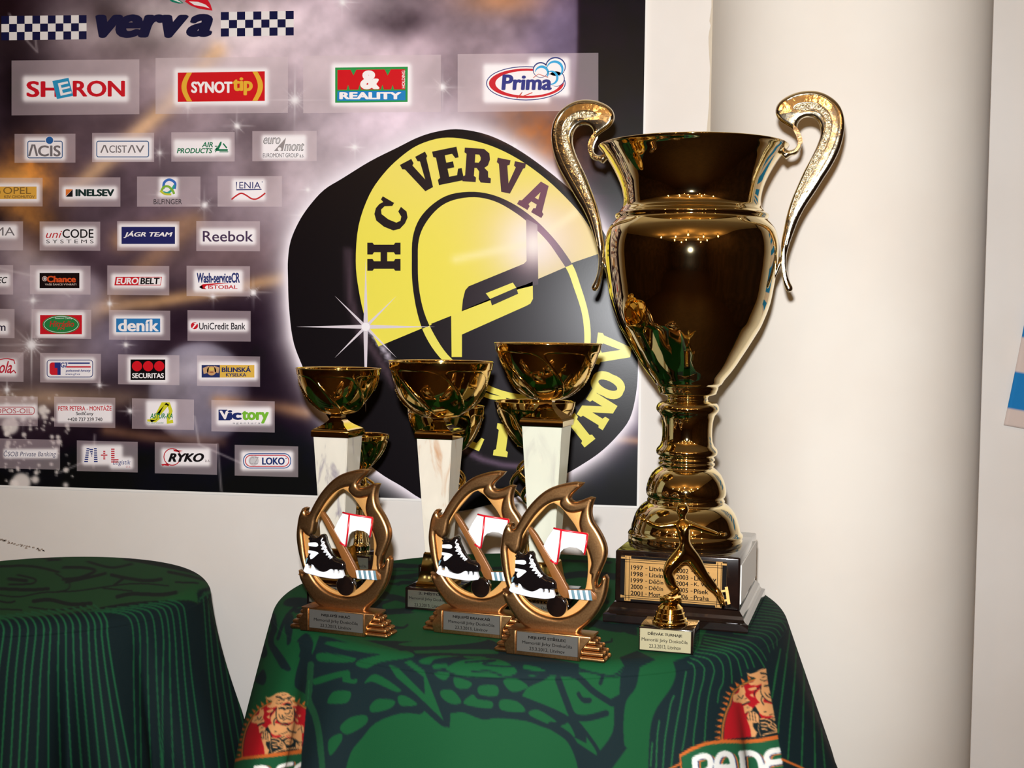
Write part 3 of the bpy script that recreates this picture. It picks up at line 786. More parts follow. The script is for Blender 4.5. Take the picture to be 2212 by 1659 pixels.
def P_ryk(A):
    pts=[(372+18*math.cos(math.radians(a)),987+18*math.sin(math.radians(a))) for a in range(20,341,16)]
    A.stroke(pts,2,(190,30,44)); A.poly([(374,971),(396,974),(387,976),(394,978),(376,975)],(190,30,44)).poly([(348,1003),(362,1001),(366,1007),(354,1005),(352,1007)],(190,30,44)).up().text('RYKO',363,979,441,998,BLK,.055,.3).text('a.s.',443,993,454,998,(120,100,104))
sponsor_panel(334.5, 957, 469, 1024, [(355,975,448,1000)], P_ryk)
def P_lok(A):
    A.frame(525,979,629,1012,2,(50,90,150),15).frame(529,982.5,625,1008.5,2,(200,60,70),13).up().ell(548,995,11,11,(206,202,204)).up().text('CZ',539,987,559,1003,(170,164,168),.0,.2).text('LOKO',566,988,615,1004,(34,52,110),.045).ell(618,990,1.4,1.4,(60,90,150),10)
sponsor_panel(507, 962.6, 644, 1029, [(527,981,627,1010)], P_lok)

# heading with chequered bands
A = Art(pmap, 0.00013); A.k = 2
for (x0, y0, x1, y1, nx, dy) in ((3, 34.7, 187, 87, 11, -2.2), (477, 26, 634.5, 79, 9, -2.5)):
    cw, ch = (x1-x0)/nx, (y1-y0)/3
    q = lambda i, j: (x0+i*cw, y0+j*ch+dy*i/nx)
    A.poly([q(0,0), q(nx,0), q(nx,3), q(0,3)], (234,228,226)); A.up()
    for i in range(nx):
        for j in range(3):
            if (i+j) % 2 == 0: A.poly([q(i,j), q(i+1,j), q(i+1,j+1), q(i,j+1)], (18,22,64))
    A.build('chequered_band', M['print'], poster, label='blue and white chequered band')
    A = Art(pmap, 0.00013); A.k = 2
A = Art(pmap, 0.00013); A.k = 2
D_ = (18, 22, 58)
A.text('verv', 206, 31, 408, 82, D_, .062, .3); A.up(1).text('a', 402, 30, 460, 80, D_, .062, .3)
A.poly([(364,-2),(371,4),(386,8),(397,7),(384,-3)], (20,120,96)).up().poly([(372,-1),(384,4),(393,6),(382,-1)], (220,226,220)); A.k -= 1
A.poly([(399,3),(412,12),(430,19),(459,23),(455,10),(448,-2),(404,-2)], (206,24,44)).up().poly([(408,3),(428,4),(444,10),(453,18),(438,14),(420,11)], (236,224,224))
A.build('heading_lettering', M['print'], poster, label='dark blue italic heading with green and red leaves')

# ------------------------------------------------------------------ the puck emblem
Z4 = lambda L: [(600+x/1.9756, 260+y/1.9756) for x, y in L]
A = Art(pmap, 0.00013); A.k = 2
puck = spline_pts(PUCK, 4)
def puck_col(X, Y):
    C = np.zeros(X.shape+(3,)); C[...] = (16, 11, 15)
    C = mix(C, (84, 66, 76), 0.75*np.exp(-(seg_dist(X, Y, Z4([(300,560),(310,760),(350,900),(420,1000),(500,1130)]))/9)**2))
    C = mix(C, (200, 190, 205), 0.9*np.exp(-(seg_dist(X, Y, Z4([(375,870),(440,960),(490,1040)]))/5)**2))
    C = mix(C, (104, 84, 104), 0.85*np.exp(-(seg_dist(X, Y, [(1003,972),(1040,992),(1085,1004),(1130,1008),(1170,1000)])/7)**2))
    C = mix(C, (100, 66, 54), 0.6*np.exp(-(seg_dist(X, Y, Z4([(880,52),(1000,100),(1120,175),(1240,290)]))/8)**2))
    return C
def face_col(base):
    def fn(X, Y):
        C = np.zeros(X.shape+(3,)); C[...] = base
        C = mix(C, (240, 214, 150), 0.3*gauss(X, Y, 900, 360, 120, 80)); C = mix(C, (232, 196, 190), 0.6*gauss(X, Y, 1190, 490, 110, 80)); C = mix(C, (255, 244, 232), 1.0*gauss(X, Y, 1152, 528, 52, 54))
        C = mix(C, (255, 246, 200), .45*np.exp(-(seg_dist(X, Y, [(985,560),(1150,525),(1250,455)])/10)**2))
        C = mix(C, (140, 104, 130), 0.25*gauss(X, Y, 1230, 620, 90, 90))
        return C
    return fn
def shade_poly(A, poly, colfn, holes=(), cell=7.0, hide=None):
    """a polygon cut into small pieces so that a soft print can run across it"""
    bm = bmesh.new()
    tris = tessellate_polygon([[Vector((p[0], p[1], 0)) for p in L] for L in [poly]+list(holes)])
    allp = [p for L in [poly]+list(holes) for p in L]
    vs = [bm.verts.new((p[0], p[1], 0)) for p in allp]
    for t in tris:
        try: bm.faces.new([vs[i] for i in t])
        except ValueError: pass
    xs = [p[0] for p in poly]; ys = [p[1] for p in poly]
    for ax, lo, hi in ((0, min(xs), max(xs)), (1, min(ys), max(ys))):
        c = math.ceil(lo/cell)*cell
        while c < hi:
            co = (c, 0, 0) if ax == 0 else (0, c, 0); no = (1, 0, 0) if ax == 0 else (0, 1, 0)
            bmesh.ops.bisect_plane(bm, geom=list(bm.verts)+list(bm.edges)+list(bm.faces), plane_co=co, plane_no=no, dist=1e-5); c += cell
    bm.verts.index_update()
    X = np.array([v.co.x for v in bm.verts]); Y = np.array([v.co.y for v in bm.verts])
    C = lin(colfn(X, Y)); b = len(A.V)
    for x, y, c in zip(X, Y, C): A._pt(x, y); A.C.append(c)
    A.F += [tuple(b+v.index for v in f.verts) for f in bm.faces]; bm.free()
shade_poly(A, puck, puck_col, cell=9)
arc_out = spline_pts(Z4([(430,965),(375,850),(345,720),(333,600),(345,450),(390,320),(450,230),(520,160),(600,105),(700,75),(800,80),(900,105),(1000,150),(1100,215),(1200,300),(1300,410),(1365,520),(1382,565)]), 4, closed=False)
ring_o = spline_pts(Z4([(572,600),(576,500),(605,420),(665,355),(740,315),(840,305),(930,322),(1020,365),(1100,425),(1170,495),(1225,565),(1265,630),(1290,700),(1318,790),(1333,870),(1335,950),(1322,1030),(1290,1100),(1230,1160),(1150,1195),(1060,1200),(960,1180),(860,1140),(770,1080),(690,1010),(630,920),(595,820),(575,700)]), 4)
ring_i = spline_pts(Z4([(598,600),(602,510),(630,440),(685,375),(750,340),(840,328),(925,345),(1005,388),(1080,445),(1150,515),(1200,585),(1238,645),(1262,710),(1292,800),(1305,870),(1308,950),(1296,1020),(1265,1085),(1215,1135),(1140,1168),(1060,1172),(965,1155),(880,1120),(800,1065),(725,1000),(668,915),(625,820),(602,710)]), 4)
A.up(); shade_poly(A, arc_out+Z4([(1265,605),(1110,670),(870,765),(610,890)]), face_col((234, 222, 84)), cell=8)
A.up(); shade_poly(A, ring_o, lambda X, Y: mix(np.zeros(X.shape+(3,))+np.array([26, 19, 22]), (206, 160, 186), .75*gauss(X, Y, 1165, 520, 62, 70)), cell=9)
# lower half of the ring is yellow: cut by the divide
def cut(poly, side):
    a, b = np.array(Z4([(620,888)])[0]), np.array(Z4([(1262,612)])[0]); n = np.array([-(b-a)[1], (b-a)[0]])
    out = []
    for i in range(len(poly)):
        p, q = np.array(poly[i]), np.array(poly[(i+1) % len(poly)]); dp, dq = ((p-a)@n)*side, ((q-a)@n)*side
        if dp >= 0: out.append(tuple(p))
        if dp*dq < 0: out.append(tuple(p+(q-p)*dp/(dp-dq)))
    return out
A.up(); A.poly(cut(ring_o, 1), (232, 222, 96)); A.up(); A.poly(cut(ring_i, 1), (24, 15, 24))
A.up(); top_in = cut(ring_i, -1)
shade_poly(A, top_in, face_col((234, 222, 84)), cell=8)
A.up()
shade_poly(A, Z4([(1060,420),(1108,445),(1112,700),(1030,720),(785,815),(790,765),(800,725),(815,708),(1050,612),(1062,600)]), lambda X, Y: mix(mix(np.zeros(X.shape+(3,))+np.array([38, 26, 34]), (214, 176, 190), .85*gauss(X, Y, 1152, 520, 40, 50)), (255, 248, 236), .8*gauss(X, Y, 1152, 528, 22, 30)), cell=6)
A.poly(Z4([(655,868),(740,834),(742,1000),(700,960),(668,910)]), (28, 20, 24))
A.poly(Z4([(740,834),(786,812),(1012,716),(1060,700),(1088,688),(1089,762),(1078,782),(1060,792),(786,914),(786,1010),(742,1010)]), (232, 220, 88))
A.up(); A.poly(Z4([(888,738),(1003,692),(1018,714),(906,762)]), (236, 224, 96)); A.poly(Z4([(906,762),(1018,714),(1026,740),(914,790)]), (36, 26, 32)); 
A.k -= 1
A.poly(Z4([(1112,670),(1112,640),(1240,600),(1262,606)]), (232, 214, 120)) if False else None
A.build('puck_emblem', M['print'], poster, label='yellow and black puck emblem with a helmet inside a ring')
# slab letters of the emblem
GL = {
 'H': [[(-.5,.5),(-.08,.5),(-.08,.34),(-.16,.3),(-.16,.1),(.16,.1),(.16,.3),(.08,.34),(.08,.5),(.5,.5),(.5,.34),(.43,.3),(.43,-.3),(.5,-.34),(.5,-.5),(.08,-.5),(.08,-.34),(.16,-.3),(.16,-.1),(-.16,-.1),(-.16,-.3),(-.08,-.34),(-.08,-.5),(-.5,-.5),(-.5,-.34),(-.43,-.3),(-.43,.3),(-.5,.34)]],
 'V': [[(-.55,.5),(-.05,.5),(-.05,.36),(-.13,.32),(.05,-.2),(.2,.32),(.12,.36),(.12,.5),(.55,.5),(.55,.36),(.48,.32),(.18,-.5),(-.16,-.5),(-.46,.32),(-.55,.36)]],
 'E': [[(-.45,.5),(.42,.5),(.42,.18),(.3,.18),(.22,.32),(-.04,.32),(-.04,.1),(.2,.1),(.2,-.08),(-.04,-.08),(-.04,-.32),(.24,-.32),(.32,-.14),(.45,-.14),(.45,-.5),(-.45,-.5),(-.45,-.34),(-.36,-.3),(-.36,.3),(-.45,.34)]],
 'I': [[(-.25,.5),(.25,.5),(.25,.34),(.17,.3),(.17,-.3),(.25,-.34),(.25,-.5),(-.25,-.5),(-.25,-.34),(-.17,-.3),(-.17,.3),(-.25,.34)]],
 'L': [[(-.4,.5),(.1,.5),(.1,.34),(.0,.3),(.0,-.3),(.22,-.3),(.3,-.1),(.42,-.1),(.42,-.5),(-.4,-.5),(-.4,-.34),(-.32,-.3),(-.32,.3),(-.4,.34)]],
 'T': [[(-.45,.5),(.45,.5),(.45,.14),(.34,.14),(.27,.32),(.16,.32),(.16,-.32),(.25,-.35),(.25,-.5),(-.25,-.5),(-.25,-.35),(-.16,-.32),(-.16,.32),(-.27,.32),(-.34,.14),(-.45,.14)]],
 'N': [[(-.5,.5),(-.16,.5),(.16,-.08),(.16,.3),(.08,.34),(.08,.5),(.5,.5),(.5,.34),(.43,.3),(.43,-.5),(.14,-.5),(-.18,.1),(-.18,-.3),(-.08,-.34),(-.08,-.5),(-.5,-.5),(-.5,-.34),(-.43,-.3),(-.43,.3),(-.5,.34)]],
 'A': [[(-.16,.5),(.18,.5),(.46,-.32),(.55,-.36),(.55,-.5),(.1,-.5),(.1,-.36),(.18,-.32),(.14,-.2),(-.1,-.2),(-.14,-.32),(-.06,-.36),(-.06,-.5),(-.52,-.5),(-.52,-.36),(-.43,-.32)],[(-.05,-.04),(.1,-.04),(.03,.2)]],
 'R': [[(-.5,.5),(.2,.5),(.4,.38),(.44,.2),(.38,.02),(.26,-.06),(.4,-.16),(.42,-.33),(.52,-.36),(.52,-.5),(.16,-.5),(.08,-.4),(.08,-.18),(-.02,-.08),(-.1,-.08),(-.1,-.32),(-.02,-.36),(-.02,-.5),(-.5,-.5),(-.5,-.36),(-.42,-.32),(-.42,.32),(-.5,.36)],[(-.1,.32),(.04,.32),(.1,.24),(.1,.16),(.04,.08),(-.1,.08)]],
 'C': [[(.42,.5),(.42,.1),(.3,.1),(.16,.3),(0,.34),(-.12,.26),(-.16,0),(-.12,-.26),(0,-.34),(.14,-.3),(.24,-.14),(.42,-.14),(.38,-.36),(.22,-.48),(0,-.5),(-.24,-.45),(-.4,-.3),(-.45,0),(-.4,.3),(-.24,.45),(-.04,.5),(.14,.47),(.26,.4),(.3,.5)]],
 'O': [[(.42*math.cos(t)*(1+.12*abs(math.sin(2*t))), .5*math.sin(t)*(1+.08*abs(math.sin(2*t)))) for t in [2*PI*k/28 for k in range(28)]], [(.15*math.cos(t), .3*math.sin(t)) for t in [2*PI*k/20 for k in range(20)]]],
}
def slab_letter(A, ch, cx, cy, up_, h, w, col, skew=0.0):
    u = np.array(up_, float); u /= np.linalg.norm(u); r_ = np.array([-u[1], u[0]])
    f = lambda L: [tuple(np.array([cx, cy])+r_*p[0]*w+u*p[1]*h+r_*skew*p[1]*h) for p in L]
    A.poly(f(GL[ch][0]), col, [f(h_) for h_ in GL[ch][1:]])
A = Art(pmap, 0.00013); A.k = 9
IK = (34, 24, 28)
for ch, x, y, ux, uy, h_, w_ in (('H',453,582,-1,.0,142,120),('C',482,405,-.86,-.5,140,126),('V',610,228,-.47,-.88,150,110),('E',727,194,-.2,-.98,146,122),('R',852,192,.07,-1,144,118),('V',985,240,.2,-.98,140,112),('A',1105,328,.5,-.86,134,112)):
    A.k += .3; q = Z4([(x, y)])[0]; slab_letter(A, ch, q[0], q[1], (ux, uy), h_/1.9756, w_/1.9756, {850+2: (52, 32, 42), 985: (72, 42, 52), 1105: (112, 68, 86)}.get(x, IK))
A.build('emblem_lettering', M['print'], poster, label='black slab letters over the ring')
A = Art(pmap, 0.00013); A.k = 9
YL = (232, 222, 96)
for ch, x, y, ux, uy, h_, w_ in (('V',1325,757,-1,-.13,76,62),('O',1313,832,-.9,-.42,74,60),('N',1291,884,-.85,-.52,66,66),('I',1252,929,-.62,-.78,72,60),('V',1203,962,-.3,-.95,70,62),('T',1145,972,-.08,-1,68,60),('I',1085,951,.14,-1,70,62),('L',1026,932,.4,-.92,72,60)):
    A.k += .3; slab_letter(A, ch, x, y, (ux, uy), h_, w_, YL)
A.k += .3; A.poly([(1038,843),(1060,852),(1092,858),(1096,867),(1058,862),(1036,853)], YL)
A.build('emblem_lettering', M['print'], poster, label='yellow slab letters under the ring')
# printed star over the emblem
A = Art(pmap, 0.00013); A.k = 11
for ang, L_, w_ in ((0, 150, 4.5), (90, 185, 5), (45, 95, 3.4), (135, 95, 3.4), (180, 150, 4.5), (270, 185, 5), (225, 95, 3.4), (315, 95, 3.4)):
    c, s_ = math.cos(math.radians(ang)), math.sin(math.radians(ang))
    L_ = L_ if ang != 270 else 145
    A.poly([(790-s_*w_, 706+c*w_), (790+c*L_, 706+s_*L_), (790+s_*w_, 706-c*w_)], (216, 206, 214)); A.k += 1
A.ell(790, 706, 9, 9, (240, 236, 240))
A.build('star_print', M['print'], poster, label='white printed star on the puck')
# ------------------------------------------------------------------ tablecloths
G1 = (11, 68, 35); G2 = (10, 28, 31); G3 = (50, 140, 82)
class Canvas:
    """small painter used to colour the cloth print"""
    def __init__(s, x0, y0, x1, y1, step, base):
        s.x0, s.y0, s.step = x0, y0, step
        s.X, s.Y = np.meshgrid(np.arange(x0, x1, step), np.arange(y0, y1, step)); s.C = np.zeros(s.X.shape+(3,)); s.C[...] = base
    def win(s, xs, ys, pad):
        i0 = max(int((min(xs)-pad-s.x0)/s.step), 0); i1 = max(int((max(xs)+pad-s.x0)/s.step)+2, 0)
        j0 = max(int((min(ys)-pad-s.y0)/s.step), 0); j1 = max(int((max(ys)+pad-s.y0)/s.step)+2, 0)
        return slice(j0, j1), slice(i0, i1)
    def poly(s, pts, col):
        w = s.win([p[0] for p in pts], [p[1] for p in pts], 2)
        if s.X[w].size: s.C[w][inside(s.X[w], s.Y[w], pts)] = col
    def blob(s, pts, col, n=5): s.poly(spline_pts(pts, n), col)
    def stroke(s, pts, w_, col, smooth=True):
        if smooth and len(pts) > 2: pts = spline_pts(pts, 5, closed=False)
        w = s.win([p[0] for p in pts], [p[1] for p in pts], w_)
        if s.X[w].size: s.C[w][seg_dist(s.X[w], s.Y[w], pts) < w_/2] = col
    def sample(s, x, y):
        u = np.clip((x-s.x0)/s.step, 0, s.X.shape[1]-1.001); v = np.clip((y-s.y0)/s.step, 0, s.X.shape[0]-1.001)
        i, j = u.astype(int), v.astype(int); fu, fv = (u-i)[:, None], (v-j)[:, None]
        return (s.C[j, i]*(1-fu)+s.C[j, i+1]*fu)*(1-fv)+(s.C[j+1, i]*(1-fu)+s.C[j+1, i+1]*fu)*fv

def z5(L): return [(500+x/2.949, 1300+y/2.949) for x, y in L]
def z6(L): return [(1200+x/3.403, 1250+y/3.403) for x, y in L]
def z4(L): return [(x/3.16, 1150+y/3.16) for x, y in L]
K = Canvas(440, 1140, 1900, 1700, 1.0, G1)
for L in ([(560,215),(700,235),(1000,250),(1400,250),(1640,240),(1750,300),(2212,395),(2212,470),(2040,460),(1990,500),(1890,545),(1850,600),(2050,680),(2160,740),(2260,830),(2260,900),(2150,850),(1990,800),(1880,760),(1700,740),(1600,750),(1480,705),(1395,710),(1390,800),(1340,790),(1230,695),(1200,715),(1080,710),(920,770),(830,870),(760,960),(720,1100),(600,1100),(560,900),(500,700),(480,450),(530,300)],):
    K.poly(z5(spline_pts(L, 3, corner=40)), G2)
for L in ([(590,260),(700,255),(1080,330),(1000,340),(700,300)], [(630,225),(760,225),(1050,300),(1080,322),(900,300)], [(790,400),(830,365),(1100,310),(1160,350),(950,385),(860,425)], [(540,335),(600,325),(790,360),(770,385),(560,380)],
          [(525,490),(740,435),(760,490),(800,492),(790,520),(710,510),(700,480),(530,530)], [(1060,270),(1250,245),(1620,240),(1500,268),(1200,285)], [(1165,310),(1640,303),(1700,330),(1500,332),(1350,325),(1180,330)],
          [(1190,380),(1280,345),(1450,345),(1300,365),(1260,398)], [(1285,400),(1370,395),(1370,420),(1290,425)], [(1295,450),(1390,455),(1360,500),(1310,480)], [(1420,480),(1530,515),(1500,555),(1430,545)], [(1580,535),(1690,535),(1690,600),(1580,590)],
          [(1730,505),(1800,485),(1890,540),(1790,575)], [(1870,400),(2000,430),(1970,445),(1860,425)], [(1335,565),(1410,565),(1465,640),(1400,650),(1340,610)], [(1535,590),(1570,620),(1660,635),(1650,680),(1480,650)], [(1715,625),(1820,635),(1870,700),(1720,690)],
          [(1895,700),(1960,690),(2080,770),(2050,790),(1910,730)], [(2090,800),(2140,765),(2190,860),(2130,840)], [(845,520),(920,460),(1080,560),(1050,575),(900,510)], [(1060,605),(1110,600),(1185,655),(1080,662)],
          [(610,640),(640,580),(690,565),(760,575),(740,640),(660,650)], [(880,670),(930,620),(1040,630),(1010,680),(900,705)], [(690,800),(760,735),(860,725),(855,780),(740,845)], [(615,900),(640,860),(700,840),(700,890),(630,980)], [(1480,345),(1620,350),(1600,362),(1500,360)],[(1890,470),(1960,462),(1920,475)]):
    K.blob(z5(L), G1, 4)
K.poly(z5([(1100,385),(1140,370),(1230,440),(1240,470),(1352,757),(1180,592),(1050,480),(1000,400),(1060,420),(1232,590),(1225,480)]), G1)
K.blob(z5([(1370,420),(1480,370),(1700,365),(1820,440),(1740,478),(1500,478),(1400,450)]), G1)
K.stroke(z5([(1490,385),(1680,372),(1600,395),(1730,412),(1790,410)]), 3.5, G2); K.stroke(z5([(1530,445),(1640,442),(1720,470)]), 3.5, G2)
# left flank
K.blob(z5([(480,200),(520,260),(505,360),(520,480),(510,600),(460,580),(405,540),(410,460),(440,340),(430,250)]), G2)
K.stroke(z5([(262,90),(272,170),(250,230),(262,290),(330,410)]), 13, G2); K.blob(z5([(245,250),(290,290),(378,425),(335,432),(270,330)]), G2)
K.blob(z5([(345,80),(395,90),(380,230),(350,215),(338,160)]), G2); K.blob(z5([(150,500),(200,430),(222,480),(205,530),(170,520)]), G2); K.blob(z5([(205,260),(230,330),(200,360),(180,320)]), G2)
K.poly(z5([(500,540),(520,700),(575,850),(610,1100),(440,1100),(455,900),(470,700)]), G2); K.stroke(z5([(505,400),(498,520),(490,620),(530,720),(560,860),(580,1100)]), 14, (20,62,38))
# on top among the awards: ribbons of dark
for L, w_ in (([(340,1225-1150)],0),):
    pass
for L, w_ in (([(640,1320),(720,1305),(820,1300)], 10), ([(700,1240),(790,1250),(880,1245),(920,1238)], 9), ([(760,1285),(850,1290),(890,1305),(880,1318),(830,1322)], 12), ([(660,1295),(620,1330),(600,1380)], 7), ([(845,1225),(900,1222),(1000,1230),(1100,1226)], 6),
              ([(1190,1250),(1260,1240),(1330,1246)], 14), ([(1210,1290),(1290,1282),(1310,1300)], 10), ([(830,1352),(870,1356),(880,1350)], 5), ([(1200,1210),(1320,1215)], 5), ([(860,1262),(870,1258),(930,1260)], 8),
              ([(880,1308),(960,1318)], 8), ([(1290,1390),(1320,1386),(1322,1380)], 4), ([(1270,1348),(1330,1352),(1380,1350)], 11), ([(1170,1445),(1260,1450),(1330,1462),(1346,1450),(1352,1440)], 3.5)):
    K.stroke(L, w_, G2)
zD_ = lambda L: [(620+x/6.506, 1200+y/6.506) for x, y in L]
for L in ([(0,610),(200,590),(380,660),(410,705),(200,725),(-40,700)], [(1170,640),(1330,640),(1640,590),(1350,690),(1380,760),(1700,790),(1790,800),(1700,815),(1400,800),(1150,750)], [(1440,110),(1640,110),(1860,160),(1700,180),(1500,150)],
          [(1180,520),(1300,480),(1450,540),(1340,600),(1240,590)], [(140,1200),(240,1100),(300,1110),(230,1200),(170,1220)], [(170,1431),(230,1270),(300,1300),(350,1380),(330,1431)], [(0,870),(20,900),(60,1180),(0,1250)]): K.blob(zD_(L), G2)
for L, w_ in (([(1440,215),(1700,212),(1850,218)], 2), ([(1440,290),(1600,310),(1850,340)], 3), ([(1330,370),(1500,400),(1690,370)], 4.5), ([(1420,1030),(1560,1020),(1630,1010)], 4)): K.stroke(zD_(L), w_, G2)
# right part, dark stems and veins
K.poly(z6(spline_pts([(470,580),(600,530),(735,595),(620,650),(590,800),(520,900),(500,1050),(505,1220),(525,1245),(390,1430),(170,1430),(200,1330),(150,1200),(300,1300),(420,1130),(430,930),(380,900),(470,850),(480,700),(510,650)], 3, corner=45)), G2)
K.stroke(z6([(-30,690),(150,715),(280,830),(420,920)]), 13, G2); K.stroke(z6([(350,710),(330,770)]), 8, G2)
K.stroke(z6([(20,740),(80,900),(130,1005),(230,1025),(370,990)]), 14, G2); K.stroke(z6([(-30,1090),(60,1050),(130,1010)]), 12, G2); K.stroke(z6([(-30,1080),(100,1170),(170,1300),(200,1430)]), 17, G2)
K.stroke(z6([(120,1010),(220,1130),(310,1260),(320,1330)]), 8, G2); K.blob(z6([(155,850),(175,830),(200,870),(262,880),(255,915),(200,910)]), G2); K.stroke(z6([(0,612),(150,655),(350,710),(440,705),(505,650)]), 3.5, G2)
K.blob(z6([(290,300),(420,330),(600,365),(480,395),(300,360)]), G2)
# pinstriped flank
K.poly(z6(spline_pts([(1560,60),(1300,250),(1110,380),(1060,500),(1000,560),(930,585),(865,610),(885,700),(850,800),(790,885),(730,980),(695,1120),(680,1430),(2400,1430),(2400,60)], 3, corner=50)), G2)
K.poly(z6([(480,365),(600,372),(600,420),(520,400)]), G2)
LG = (26, 86, 46)
_zB = lambda L: [(1400+x/5.53, 1420+y/5.53) for x, y in L]
_zC = lambda L: [(1440+x/6.9125, 1250+y/6.9125) for x, y in L]
for L in ([(455,170),(430,300),(390,550),(350,750),(310,1000),(272,1340)], [(310,460),(270,560),(230,800),(200,1000),(175,1340)], [(135,760),(110,950),(95,1340)], [(50,1020),(30,1300)]): K.stroke(_zB(L), 3.2, LG)
for c_, b_ in (([(320,1250),(385,1275)], [(550,115),(560,180),(530,400),(490,560),(460,800),(420,1050),(405,1110)]), ([(360,1190),(470,1230),(560,1330)], [(668,190),(660,270),(610,470),(580,700),(550,900),(540,1060)]),
               ([(420,1150),(600,1190),(680,1270),(710,1370)], [(780,220),(740,380),(710,550),(690,750),(675,1000)]), ([(440,1095),(700,1140),(800,1220),(845,1340),(840,1550)], [(850,400),(830,540)]), ([(480,1045),(850,1110),(930,1190),(965,1350),(975,1560)], []),
               ([(510,1000),(900,1080),(1040,1180),(1090,1320),(1120,1450)], []), ([(550,955),(800,1010),(1050,1080),(1150,1170),(1215,1340)], []), ([(560,910),(850,970),(1100,1030),(1220,1110),(1310,1320)], []), ([(560,870),(900,930),(1170,985),(1330,1110),(1460,1320)], []),
               ([(500,815),(580,822),(1000,890),(1250,950),(1400,1070),(1490,1220)], []), ([(1000,820),(1240,850),(1400,880),(1490,970),(1540,1100)], []), ([(1100,770),(1250,790),(1470,830),(1570,930),(1600,1050)], []), ([(1150,730),(1260,745),(1540,790),(1640,880),(1650,1000)], []),
               ([(1200,690),(1270,700),(1600,740),(1700,850)], []), ([(1290,650),(1650,690),(1740,780)], []), ([(1310,605),(1700,640),(1790,750)], []), ([(1340,560),(1600,590),(1790,650)], []), ([(1360,515),(1600,540),(1800,590)], []), ([(1380,470),(1810,540)], []),
               ([(1400,430),(1800,490)], []), ([(1430,390),(1790,440)], []), ([(1440,350),(1770,395)], []), ([(1460,310),(1740,350)], []), ([(1480,275),(1700,310)], []), ([(420,940),(500,955)], []), ([(420,985),(490,1000)], [])):
    K.stroke(_zC(c_)+_zB(b_), 3.0 if c_[0][1] > 820 else 2.2, LG)

